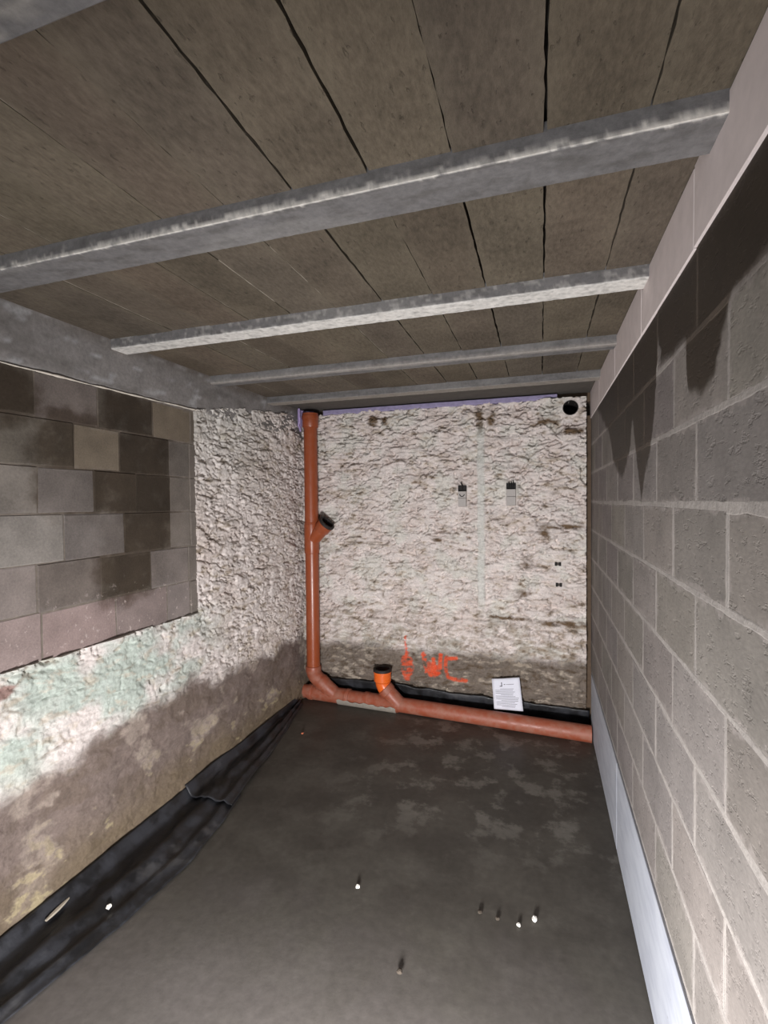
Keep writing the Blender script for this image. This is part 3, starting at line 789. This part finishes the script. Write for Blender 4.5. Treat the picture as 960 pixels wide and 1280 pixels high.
def build_ringbeam():
    us = np.arange(YREAR, YB+0.02, 0.02); 
    zs = np.concatenate([np.linspace(2.168, ZC+0.02, 16)])
    U, Z = np.meshgrid(us, zs)
    n = fbm(U*4, Z*12, 400, 4); n2 = fbm(U*20, Z*30, 401, 3)
    X = XL - 0.013 + 0.004*n + 0.002*n2
    col = np.zeros(U.shape+(3,)); col[:] = lin(138, 134, 132)[:3]
    col = mixc(col, lin(112, 108, 105), ss(0, .4, n)*0.7)
    col = mixc(col, lin(182, 182, 184), ss(.2, .42, fbm(U*7, Z*22, 402, 4)+0.1*n2)*0.7)
    col = mixc(col, lin(104, 94, 84), ss(0.06, 0.0, (ZC-Z)+0.05*n)*ss(1.3, 1.8, U)*0.6)
    V = np.stack([X, U, Z], -1).reshape(-1, 3); ny, nx = U.shape
    I = np.arange(ny*nx).reshape(ny, nx)
    Q = np.stack([I[:-1,:-1], I[:-1,1:], I[1:,1:], I[1:,:-1]], -1).reshape(-1, 4)
    # underside
    base = len(V); bot = np.stack([np.full(nx, XL-0.2), us, np.full(nx, 2.166)], -1)
    V = np.concatenate([V, bot]); col = np.concatenate([col.reshape(-1, 3), col[0]])
    Q2 = np.stack([I[0,1:], I[0,:-1], base+np.arange(nx-1), base+np.arange(1, nx)], -1)
    o = link('ring_beam', np_mesh('ring_beam', V, np.concatenate([Q, Q2]), col, True, len(Q)), M_BEAM)
    tag(o, 'long grey concrete beam along the top of the left wall under the ceiling', 'beam')
    # squeezed-out white mortar bead along its lower edge
    ys = np.arange(0.62, 2.37, 0.006); P = []; nn = 8
    r = np.clip(0.0035 + 0.0035*fbm(ys*16, ys*0, 410, 3) + 0.003*(fbm(ys*5, ys*0, 411, 2)), 0.0012, 0.009)
    V = []; 
    for i, y in enumerate(ys):
        zc = 2.1655 - 0.004*math.sin(y*2)+0.003*float(perlin(np.array([y*8.]), np.array([.5]), 9)[0])
        for k in range(nn):
            a = 2*math.pi*k/nn; V.append((XL-0.010+r[i]*1.3*math.cos(a), y, zc+r[i]*math.sin(a)))
    I = np.arange(len(ys)*nn).reshape(len(ys), nn); I2 = np.roll(I, -1, 1)
    Q = np.stack([I[:-1], I2[:-1], I2[1:], I[1:]], -1).reshape(-1, 4)
    link('mortar_bead', np_mesh('bead', np.array(V), Q), mat_simple('white_mortar', lin(214, 206, 194), 0.9), o)
build_ringbeam()

# ------------------------------------------------------------------ orange drain pipe
def mat_pvc(name, c, dust, rough=0.32):
    m, nt, b = new_mat(name)
    p = pos(nt); n1 = noise(nt, p, 18, 5, 0.65); n2 = noise(nt, p, 120, 3)
    rgb = N(nt, 'ShaderNodeRGB'); rgb.outputs[0].default_value = c
    f = math_(nt, 'MULTIPLY', mrange(nt, n1, 0.35, 0.7), dust)
    setc(nt, b, mixrgb(nt, f, rgb.outputs[0], lin(158, 114, 97)))
    L(nt, mrange(nt, f, 0, 0.8, rough, 0.75, False), b.inputs['Roughness'])
    bump(nt, b, n2, 0.08, 0.001)
    return m
M_PVC = mat_pvc('orange_brown_pvc', lin(150, 72, 38), 0.15, 0.28)
M_PVC_D = mat_pvc('dusty_pvc', lin(150, 76, 52), 0.6, 0.42)
M_PVC_B = mat_pvc('bright_orange_pvc', lin(232, 106, 38), 0.12, 0.26)
M_RUBBER = mat_simple('black_rubber', lin(44, 39, 37), 0.6)
def sweep(path, radii, n=36, cap0=True, cap1=True):
    """tube along a list of points with a radius at each; returns a mesh"""
    bm = bmesh.new(); rings = []
    P = [Vector(p) for p in path]
    up = Vector((0, 1, 0)); tprev = None
    for i, p in enumerate(P):
        a = P[max(i-1, 0)]; b = P[min(i+1, len(P)-1)]
        if (b-a).length < 1e-7: t = tprev
        else:
            t = (b-a).normalized()
            if tprev is not None and t.dot(tprev) < -0.5: t = -t
        tprev = t
        e1 = (up - t*up.dot(t)).normalized(); e2 = t.cross(e1)
        rings.append([bm.verts.new(p + (e1*math.cos(2*math.pi*k/n) + e2*math.sin(2*math.pi*k/n))*radii[i]) for k in range(n)])
    for A, B in zip(rings[:-1], rings[1:]):
        for k in range(n):
            bm.faces.new((A[k], A[(k+1) % n], B[(k+1) % n], B[k]))
    if cap0: bm.faces.new(list(reversed(rings[0])))
    if cap1: bm.faces.new(rings[-1])
    bmesh.ops.recalc_face_normals(bm, faces=bm.faces[:])
    me = bm_mesh(bm, 'tube')
    for p in me.polygons: p.use_smooth = len(p.vertices) == 4
    try: me.set_sharp_from_angle(angle=math.radians(35))
    except Exception: pass
    return me
def along(p0, d, ts): 
    p0 = Vector(p0); d = Vector(d).normalized(); return [p0 + d*t for t in ts]
def socket(p0, d, L_, r_in=0.056, r_out=0.067, depth=0.055):
    """open collar: outside, lip, inside wall and a bottom"""
    ts = [0, 0.0001, 0.012, L_-0.032, L_-0.030, L_-0.012, L_-0.010, L_-0.001, L_, L_, L_-0.001, L_-depth, L_-depth]
    rs = [r_in-.002, r_in, r_out-.003, r_out-.003, r_out, r_out, r_out-.002, r_out-.002, r_out-.003, r_in+.002, r_in, r_in-.001, 0.002]
    return sweep(along(p0, d, ts), rs, cap0=True, cap1=True)
def build_pipe():
    T = empty('drain_pipe', (-1.78, 3.63, 0))
    tag(T, 'orange plastic drain pipe rising in the corner and running along the back wall', 'pipe')
    T_inv = Matrix.Translation((1.78, -3.63, 0))
    def part(name, me, mat, parent=T, label=None):
        if parent is T: me.transform(T_inv)
        else: me.transform(T_inv)
        o = link(name, me, mat, parent)
        if label: o['label'] = label
        return o
    X, Y, R = -1.78, 3.60, 0.055
    # riser
    part('riser', sweep([(X, Y, 1.47), (X, Y, 2.27)], [R, R]), M_PVC)
    c = part('coupling', sweep([(X, Y, z) for z in (2.235, 2.237, 2.243, 2.300, 2.303, 2.310, 2.330, 2.333, 2.350, 2.353)], [R+.001, R+.007, R+.010, R+.010, R+.014, R+.014, R+.014, R+.010, R+.009, R+.002]), M_PVC)
    part('riser', sweep([(X, Y, 0.25), (X, Y, 1.25)], [R, R]), M_PVC)
    # branch tee at shoulder height
    tee = part('branch_fitting', sweep([(X, Y, z) for z in (1.215, 1.217, 1.222, 1.445, 1.450, 1.452, 1.466, 1.470)], [R+.001, R+.0045, R+.006, R+.006, R+.006, R+.003, R+.003, R+.001]), M_PVC)
    d = Vector((0.70, -0.10, 0.70)).normalized()
    b0 = Vector((X, Y, 1.318))
    part('branch_arm', sweep(along(b0, d, (0.0, 0.05, 0.150)), [R+.002, R+.002, R+.002]), M_PVC, tee)
    part('socket', socket(b0+d*0.125, d, 0.09), M_PVC, tee)
    part('sealing_ring', sweep(along(b0+d*0.165, d, (0.030, 0.0305, 0.051, 0.0515, 0.0515, 0.012)), [0.066, 0.0690, 0.0690, 0.067, 0.053, 0.0525], cap0=False, cap1=False), M_RUBBER, tee, 'black rubber seal in the mouth')
    # foot bend and drain along the floor
    def yl(x): return 3.638 - (x+1.9)*0.052
    zf = 0.058
    pts = [Vector((X, Y, 0.27))]; rr = 0.10
    for k in range(9):
        a = math.radians(45*k/8); pts.append(Vector((X + rr*(1-math.cos(a)), Y + 0.02*k/8, 0.25 - rr*math.sin(a))))
    end = Vector((-1.595, yl(-1.6), zf))
    el = part('elbow', sweep(pts + [pts[-1].lerp(end, 0.5)], [R+.005]*(len(pts)+1)), M_PVC_D)
    part('collar', sweep([(X, Y, z) for z in (0.243, 0.245, 0.252, 0.285, 0.29, 0.292)], [R+.001, R+.008, R+.009, R+.009, R+.007, R+.001]), M_PVC_D, el)
    q = pts[-1].lerp(end, 0.3); dd = (end-pts[-1]).normalized()
    y1 = part('wye_fitting', sweep([(x, yl(x), zf) for x in (-1.835, -1.834, -1.828, -1.80, -1.795, -1.50, -1.495, -1.47, -1.465, -1.464)], [R+.001, R+.008, R+.010, R+.010, R+.006, R+.006, R+.010, R+.010, R+.008, R+.001]), M_PVC_D)
    part('wye_arm', sweep([pts[-1].lerp(end, t) for t in (0.12, 0.13, 0.16, 0.36, 0.40, 1.0)], [R+.003, R+.008, R+.010, R+.010, R+.006, R+.006]), M_PVC_D, y1)
    part('stub', sweep([(-1.90, yl(-1.9), zf), (-1.82, yl(-1.82), zf)], [R, R]), M_PVC_D)
    part('floor_pipe', sweep([(x, yl(x), zf) for x in (-1.47, -1.30)], [R, R]), M_PVC_D)
    y2 = part('wye_fitting', sweep([(x, yl(x), zf) for x in (-1.335, -1.334, -1.328, -1.30, -1.296, -1.08, -1.075, -1.055, -1.05, -1.049)], [R+.001, R+.006, R+.007, R+.007, R+.004, R+.004, R+.007, R+.007, R+.006, R+.001]), M_PVC_D)
    xb = -1.045
    p0 = Vector((xb, yl(xb), zf)); d2 = Vector((-0.70, -0.02, 0.70)).normalized()
    k2 = p0 + d2*0.205
    part('wye_arm', sweep([p0, p0+d2*0.12, p0+d2*0.123, p0+d2*0.128, p0+d2*0.165, p0+d2*0.170], [R+.004, R+.004, R+.009, R+.010, R+.010, R+.004]), M_PVC_D, y2)
    bend = []
    for k in range(9):
        a = math.radians(45*k/8); rr = 0.09
        bend.append(p0+d2*0.15 + Vector((-rr*(math.sin(math.radians(45))-0) * 0, 0, 0)))
    bend = []
    s0 = p0+d2*0.15
    for k in range(9):
        a = math.radians(45-45*k/8); rr = 0.10
        bend.append(s0 + Vector((-rr*(math.cos(a)-math.cos(math.radians(45)))*1.0, 0, rr*(math.sin(math.radians(45))-math.sin(a)))))
    st = part('standing_bend', sweep(bend, [R+.002]*len(bend)), M_PVC_B, label='bright orange bend standing on the floor pipe')
    e1 = bend[-1]
    part('socket', socket(e1-Vector((0, 0, .012)), (0, 0, 1), 0.105, 0.058, 0.070), M_PVC_B, st)
    part('sealing_ring', sweep(along(e1, (0, 0, 1), (0.074, 0.0745, 0.094, 0.0945, 0.0945, 0.055)), [0.069, 0.0725, 0.0725, 0.070, 0.056, 0.0555], cap0=False, cap1=False), M_RUBBER, st)
    part('floor_pipe', sweep([(-1.06, yl(-1.06), zf), (0.325, yl(0.325), zf-0.008)], [R+.001, R+.001]), M_PVC_D)
    # cement film on the lower front of the fitting
    m = mat_simple('cement_film', lin(150, 142, 132), 0.95, 40, 0.2)
    bm = bmesh.new(); n = 14; xs = np.linspace(-1.56, -1.062, 26); G = []
    for i, x in enumerate(xs):
        row = []
        top = -8 + 5*math.sin(i*1.7) + 4*math.sin(i*0.6)
        for k in range(n+1):
            a = math.radians(180 + (top*-1) - 0 + 0) if False else math.radians(-(-top) + (-(78)+top)*0)
            ang = math.radians(180 + top*0.0) 
            t = top + (-85-top)*k/n
            aa = math.radians(t)
            rr = R + 0.0115 - (0.002 if k in (0, n) else 0)
            row.append(bm.verts.new((x, yl(x) - rr*math.cos(aa), zf + rr*math.sin(aa))))
        G.append(row)
    for a, b in zip(G[:-1], G[1:]):
        for k in range(n): bm.faces.new((a[k], b[k], b[k+1], a[k+1]))
    me = bm_mesh(bm, smooth=True)
    part('cement_film', me, m, label='grey cement smeared along the lower side of the pipe')
build_pipe()

# ------------------------------------------------------------------ black damp-proof membrane
def mat_membrane():
    m, nt, b = new_mat('black_membrane')
    p = pos(nt); n1 = noise(nt, p, 9, 5, 0.6); n2 = noise(nt, p, 60, 4); n3 = noise(nt, p, 4, 4, 0.6)
    c = mixrgb(nt, mrange(nt, n1, 0.40, 0.62), lin(24, 24, 26), lin(46, 47, 52))
    c = mixrgb(nt, math_(nt, 'MULTIPLY', mrange(nt, n3, 0.58, 0.68), 0.6), c, lin(78, 77, 78))
    setc(nt, b, c); L(nt, mrange(nt, n1, 0.3, 0.7, 0.36, 0.6), b.inputs['Roughness'])
    bump(nt, b, math_(nt, 'ADD', n1, math_(nt, 'MULTIPLY', n2, 0.3)), 0.5, 0.01)
    return m
M_MEMB = mat_membrane()
def solidify(o, t):
    md = o.modifiers.new('thickness', 'SOLIDIFY'); md.thickness = t; md.offset = 1
def sheet(name, y0, y1, seed, lift, label, mat=M_MEMB):
    ed = [(-0.2, -1.64), (0.6, -1.63), (1.043, -1.615), (1.25, -1.585), (1.437, -1.549), (1.6, -1.535), (1.808, -1.519), (2.1, -1.555), (2.43, -1.623), (2.75, -1.672), (3.094, -1.739), (3.3, -1.79), (3.506, -1.83)]
    ys = np.arange(y0, y1, 0.015); n = 30
    U, T = np.meshgrid(ys, np.linspace(0, 1, n), indexing='ij')
    xo = np.interp(U, [e[0] for e in ed], [e[1] for e in ed]) + 0.008*fbm(U*6, U*0, 600, 3)
    xi = XL + 0.006
    X = xi + (xo-xi)*T
    wv = fbm(U*3.2, T*1.5, 601, 3); wf = fbm(U*9+T*4, T*4, 602, 4)
    up = 0.055*ss(0.16, 0.0, T)                                     # turned up against the wall
    ridge = 0.028*np.exp(-((T-0.50-0.10*wv)/0.13)**2)*(0.8+0.9*wv) + 0.012*np.exp(-((T-0.82-0.06*wf)/0.06)**2)
    Z = 0.006 + lift*ss(2.75, 2.45, U) + up + np.maximum(ridge, 0) + 0.016*np.maximum(wf, -0.2)*ss(1.0, 0.8, T)*ss(0, .1, T) 
    Z = np.maximum(Z, 0.004 + lift*ss(2.75, 2.45, U))
    V = np.stack([X, U, Z], -1).reshape(-1, 3); a, b = U.shape
    I = np.arange(a*b).reshape(a, b)
    Q = np.stack([I[:-1,:-1], I[:-1,1:], I[1:,1:], I[1:,:-1]], -1).reshape(-1, 4)[:, ::-1]
    o = link(name, np_mesh(name, V, Q), mat); solidify(o, 0.003)
    tag(o, label, 'membrane', 'black membrane sheets at the foot of the walls')
    return o
NEAR_SHEET = sheet('membrane_sheet', -0.2, 2.32, 600, 0.0, 'near length of crumpled black plastic membrane along the foot of the left wall')
sheet('membrane_sheet', 2.19, 3.52, 640, 0.016, 'far length of black membrane at the left wall, ending near the pipe')
def back_sheet():
    us = np.arange(XL+0.02, 0.332, 0.015); n = 16
    U, T = np.meshgrid(us, np.linspace(0, 1, n), indexing='ij')
    top = np.interp(U, [-1.9, -1.5, -1.2, -0.9, -0.3, 0.33], [0.16, 0.17, 0.185, 0.165, 0.150, 0.135]) + 0.02*fbm(U*4, U*0, 661, 3)
    wv = fbm(U*6, T*2, 660, 3)
    Yv = YB + 0.014 - 0.016*ss(0.3, 1, T) + 0.006*wv
    Z = 0.0 + top*T
    V = np.stack([U, Yv, Z], -1).reshape(-1, 3); a, b = U.shape
    I = np.arange(a*b).reshape(a, b)
    Q = np.stack([I[:-1,:-1], I[1:,:-1], I[1:,1:], I[:-1,1:]], -1).reshape(-1, 4)
    o = link('membrane_sheet', np_mesh('membrane', V, Q), M_MEMB); solidify(o, 0.003)
    tag(o, 'black membrane turned up behind the floor pipe against the back wall', 'membrane', 'black membrane sheets at the foot of the walls')
back_sheet()

# ------------------------------------------------------------------ small things on the back wall
def build_boxes():
    grey = mat_simple('grey_plastic', lin(176, 170, 166), 0.6, 60, 0.06, 0.0005)
    dark = mat_simple('black_plastic', lin(30, 27, 26), 0.6)
    labs = ('small grey outlet box with a dark top on the back wall, nearer the pipe', 'small grey outlet box with black wire stubs, on the back wall nearer the block wall')
    for i, (u, z, w_, h_) in enumerate(BOXES):
        T = empty('outlet_box', (u, YB-0.018, z)); tag(T, labs[i], 'outlet box', 'outlet boxes on the back wall')
        dz = h_*0.5; hs = h_*0.27; hp = h_-hs
        zz = dz-hs
        # lower cover in two plates
        zm = -dz + hp*0.55
        link('cover', box_mesh((-w_/2, -0.014, -dz), (w_/2, 0.03, zm-0.001), 0.002), grey, T)
        link('cover', box_mesh((-w_/2, -0.014, zm+0.001), (w_/2, 0.03, zz), 0.002), grey, T)
        # open back box above
        bm = bmesh.new(); t = 0.004
        add_box(bm, (-w_/2, -0.010, zz), (-w_/2+t, 0.03, dz)); add_box(bm, (w_/2-t, -0.010, zz), (w_/2, 0.03, dz))
        add_box(bm, (-w_/2+t, -0.010, dz-t), (w_/2-t, 0.03, dz)); add_box(bm, (-w_/2+t, 0.012, zz), (w_/2-t, 0.03, dz-t))
        link('back_box', bm_mesh(bm), dark, T)
        if i == 1:
            for xx in (-0.014, 0.002, 0.016):
                link('wire', sweep([(xx, -0.006, zz+0.012), (xx+0.001, -0.010, dz), (xx-0.001, -0.008, dz+0.016+xx*0.3)], [0.004, 0.004, 0.0035], 8), dark, T)
        else:
            link('wire', sweep([(0.0, -0.006, zz+0.014), (0.004, -0.010, dz), (-0.004, -0.010, dz+0.014), (-0.010, -0.006, dz+0.028)], [0.005, 0.005, 0.005, 0.004], 8), dark, T)
            ring = [(0.017*math.cos(a), -0.0165, zz-0.022+0.017*math.sin(a)) for a in np.linspace(math.pi, 2*math.pi, 12)]
            link('clip', sweep(ring, [0.003]*12, 8), dark, T)
build_boxes()
def build_plugs():
    dark = mat_simple('black_iron', lin(34, 30, 28), 0.7); mid = mat_simple('dull_iron', lin(86, 78, 72), 0.7)
    for i, (u, z) in enumerate(PLUGS):
        T = empty('wall_fixing', (u, YB-0.012, z)); tag(T, ('upper' if i == 0 else 'lower') + ' of two small black fixings on the back wall near the block wall', 'fixing', 'small black fixings on the back wall')
        for sx in (-1, 1): link('lug', box_mesh((sx*0.0135-0.008, -0.012, -0.013), (sx*0.0135+0.008, 0.03, 0.013), 0.002), dark, T)
        link('core_pin', box_mesh((-0.006, -0.006, -0.010), (0.006, 0.03, 0.010), 0.002), mid, T)
build_plugs()
def build_sleeve():
    m = mat_simple('dark_sleeve', lin(40, 36, 34), 0.8)
    x, z, r = HOLE; y = YB-0.022
    me = sweep([(0, 0, 0), (0, 0, 0), (0, 0.0, 0), (0, 0.30, 0), (0, 0.30, 0)], [r+0.002]*5) if False else None
    bm = bmesh.new(); n = 40; prof = [(r+0.002, 0.05), (r+0.002, -0.001), (r-0.003, -0.001), (r-0.003, 0.29)]
    rings = [[bm.verts.new((rr*math.cos(2*math.pi*k/n), yy, rr*math.sin(2*math.pi*k/n))) for k in range(n)] for rr, yy in prof]
    for A, B in zip(rings[:-1], rings[1:]):
        for k in range(n): bm.faces.new((A[k], A[(k+1) % n], B[(k+1) % n], B[k]))
    bm.faces.new(rings[-1])
    bmesh.ops.recalc_face_normals(bm, faces=bm.faces[:])
    o = link('wall_sleeve', bm_mesh(bm, smooth=False), m, None, (x, y, z))
    tag(o, 'round dark pipe sleeve opening high in the back wall at the right corner', 'sleeve')
build_sleeve()
def build_foam():
    m = mat_simple('violet_foam', lin(150, 142, 174), 0.9, 30, 0.2, 0.004)
    us = np.arange(-1.70, 0.12, 0.012); n = 7; V = []
    zt = 2.385 + 0*us; zb = 2.348 + 0.014*fbm(us*9, us*0, 700, 3) + 0.004*fbm(us*40, us*0, 701, 2)
    zb = np.where(us > -0.1, zb + (us+0.1)*0.08, zb)
    yf = YB - 0.026 - 0.006*fbm(us*7, us*0, 702, 3)
    for i in range(len(us)):
        for (yy, zz) in ((YB+0.03, zb[i]), (yf[i]+0.006, zb[i]), (yf[i], zb[i]+0.006), (yf[i], zt[i]-0.004), (yf[i]+0.006, zt[i]), (YB+0.03, zt[i])):
            V.append((us[i], yy, zz))
    I = np.arange(len(us)*6).reshape(-1, 6); I2 = np.roll(I, -1, 1)
    Q = np.stack([I[:-1], I[1:], I2[1:], I2[:-1]], -1).reshape(-1, 4)
    o = link('foam_strip', np_mesh('foam', np.array(V), Q, smooth=False), m)
    tag(o, 'violet foam strip filling the gap between the back wall and the ceiling', 'foam strip')
    # foam wrapped round the top of the riser in the corner
    bm = bmesh.new(); G = []
    for k in range(15):
        a = math.radians(100 + 130*k/14); r = 0.086 + 0.005*math.sin(k*1.9)
        zl = 2.33 - 0.11*math.exp(-((k-9)/3.2)**2) - 0.01*math.sin(k*2.3)
        cx, cy = -1.78 + r*math.cos(a), 3.60 + r*math.sin(a)
        G.append([bm.verts.new((cx, cy, zz)) for zz in (zl, zl*0.5+1.19, 2.385)])
    for A, B in zip(G[:-1], G[1:]):
        for k in range(2): bm.faces.new((A[k], B[k], B[k+1], A[k+1]))
    o = link('foam_collar', bm_mesh(bm), mat_simple('lilac_foam', lin(178, 160, 205), 0.9, 30, 0.15, 0.003)); solidify(o, 0.012)
    tag(o, 'torn lilac foam wrapped around the top of the orange pipe in the corner', 'foam')
build_foam()

# ------------------------------------------------------------------ sheet of paper leaning on the pipe
def build_paper():
    white = mat_simple('paper', lin(222, 222, 232), 0.7, 30, 0.03, 0.0006)
    ink = mat_simple('printed_ink', lin(128, 126, 138), 0.8); ink2 = mat_simple('dark_ink', lin(58, 58, 70), 0.8)
    T = empty('paper_sheet', (-0.24, 3.60, 0.10)); T.rotation_euler = (0, 0, 0)
    tag(T, 'white printed sheet of paper standing on the floor pipe against the back wall', 'paper')
    # corners measured on the wall; leaning back
    bl, br, tr, tl = (-0.328, 0.100), (-0.122, 0.116), (-0.150, 0.343), (-0.348, 0.312)
    def P(u, v, off=0.0):
        x = (bl[0]*(1-u)+br[0]*u)*(1-v) + (tl[0]*(1-u)+tr[0]*u)*v
        z = (bl[1]*(1-u)+br[1]*u)*(1-v) + (tl[1]*(1-u)+tr[1]*u)*v
        y = 3.612 + 0.035*v + 0.004*math.sin(u*5+v*3) - off - (x+0.24)*0.03
        return (x+0.24, y-3.60, z-0.10)
    def patch(u0, u1, v0, v1, off, nu=8, nv=2):
        bm = bmesh.new(); G = [[bm.verts.new(P(u0+(u1-u0)*i/nu, v0+(v1-v0)*j/nv, off)) for j in range(nv+1)] for i in range(nu+1)]
        for i in range(nu):
            for j in range(nv): bm.faces.new((G[i][j], G[i+1][j], G[i+1][j+1], G[i][j+1]))
        return bm_mesh(bm, smooth=True)
    o = link('sheet', patch(0, 1, 0, 1, 0, 10, 12), white, T); solidify(o, 0.0006)
    # heading mark and lines of print
    link('print_mark', patch(.33, .36, .74, .88, .0012, 2, 2), ink2, T)
    link('print_mark', patch(.27, .36, .74, .765, .0012, 2, 2), ink2, T)
    link('print_mark', patch(.42, .47, .80, .82, .0012, 2, 2), ink2, T)
    link('print_mark', patch(.50, .78, .80, .815, .0012, 4, 1), ink, T)
    r = random.Random(4)
    for k in range(13):
        v = 0.66 - k*0.047
        link('print_line', patch(.10 if k % 4 else .28, r.uniform(.7, .92), v, v+0.014, .0012, 8, 1), ink, T)
build_paper()

# ------------------------------------------------------------------ crumbs on the floor and the membrane
def crumb(x, y, z, s, seed, mat, label, nm='plaster_crumb', cat='crumb', stretch=(1, 1, .7), rot=0):
    r = random.Random(seed); bm = bmesh.new(); bmesh.ops.create_icosphere(bm, subdivisions=2, radius=1)
    for v in bm.verts:
        k = 1 + r.uniform(-.22, .22); v.co = Vector((v.co.x*stretch[0]*k, v.co.y*stretch[1]*k, max(v.co.z, -.7)*stretch[2]*k))*s
    zmin = min(v.co.z for v in bm.verts)
    for v in bm.verts: v.co.z -= zmin
    o = link(nm, bm_mesh(bm), mat, None, (x, y, z), (0, 0, rot))
    tag(o, label, cat, 'crumbs on the floor')
WHT = mat_simple('plaster_white', lin(228, 224, 216), 0.9); GRY = mat_simple('mortar_grey', lin(74, 66, 58), 0.9); TER = mat_simple('brick_red', lin(190, 110, 80), 0.9)
crumb(-0.741, 1.89, 0.001, .009, 1, WHT, 'single white crumb lying alone in the middle of the floor')
crumb(-0.084, 1.899, 0.001, .008, 2, WHT, 'smaller, left one of two white crumbs close together on the floor')
crumb(-0.026, 1.943, 0.001, .011, 3, WHT, 'larger, right one of two white crumbs close together on the floor', stretch=(.8, 1.3, .7))
crumb(-0.232, 1.914, 0.001, .009, 4, GRY, 'dark crumb on the floor, left of the two white crumbs')
crumb(-0.164, 1.905, 0.001, .008, 5, GRY, 'dark crumb on the floor next to the two white crumbs')
crumb(-0.469, 1.585, 0.001, .010, 6, GRY, 'dark crumb on the near part of the floor, bottom middle of the photo')
crumb(-1.60, 3.05, 0.001, .009, 7, TER, 'tiny reddish crumb on the floor beside the far membrane')

# ------------------------------------------------------------------ housing and stand added to the assumed lamp, unseen on the floor below the camera
def build_assumed_floodlight():
    T = empty('assumed_floodlight', (-0.32, 0.12, 0)); T.rotation_euler = (0, 0, math.radians(4))
    tag(T, 'assumed small site flood lamp on an added low folding stand, unseen below the camera', 'assumed lamp')
    blk = mat_simple('assumed_lamp_black', lin(40, 40, 42), 0.5); yel = mat_simple('assumed_lamp_yellow', lin(214, 170, 40), 0.5)
    bm = bmesh.new()
    add_box(bm, (-0.17, 0.0, 0.22), (0.17, 0.05, 0.48))
    link('housing', bm_mesh(bm), blk, T)
    bm = bmesh.new()
    for k in range(7): add_box(bm, (-0.15+0.046*k, -0.03, 0.24), (-0.143+0.046*k, 0.0, 0.46))
    link('cooling_fins', bm_mesh(bm), blk, T)
    for sx in (-1, 1):
        link('leg', sweep([(sx*0.18, 0.02, 0.35), (sx*0.18, 0.0, 0.10), (sx*0.18, -0.12, 0.012)], [0.009]*3, 10), yel, T)
        link('leg', sweep([(sx*0.18, 0.0, 0.10), (sx*0.18, 0.12, 0.012)], [0.009]*2, 10), yel, T)
    link('crossbar', sweep([(-0.18, -0.12, 0.012), (0.18, -0.12, 0.012)], [0.009]*2, 10), yel, T)
build_assumed_floodlight()

# bits lying on the near membrane
def on_sheet(x, y):
    return max(v.co.z for v in NEAR_SHEET.data.vertices if abs(v.co.x-x) < 0.02 and abs(v.co.y-y) < 0.02)
crumb(-1.650, 1.480, on_sheet(-1.650, 1.480)+0.003, .011, 8, WHT, 'white crumb lying on the near black membrane', stretch=(.8, 1.1, .8))
def splinter():
    bm = bmesh.new(); pts = [(-0.055, .004), (-0.03, .007), (0.0, .008), (0.03, .006), (0.055, .002)]; G = []
    for (y, w_) in pts:
        G.append([bm.verts.new(p) for p in ((-w_, y, 0), (w_, y, 0), (w_*.6, y, .007), (-w_*.7, y, .006))])
    for A, B in zip(G[:-1], G[1:]):
        for k in range(4): bm.faces.new((A[k], A[(k+1) % 4], B[(k+1) % 4], B[k]))
    bm.faces.new(list(reversed(G[0]))); bm.faces.new(G[-1])
    bmesh.ops.recalc_face_normals(bm, faces=bm.faces[:])
    o = link('plaster_splinter', bm_mesh(bm), mat_simple('pale_plaster', lin(176, 166, 150), 0.9), None, (-1.836, 1.41, on_sheet(-1.836, 1.41)+0.003), (0.0, 0.25, 0.12))
    tag(o, 'pale thin splinter lying on the black membrane close to the left wall', 'splinter')
splinter()
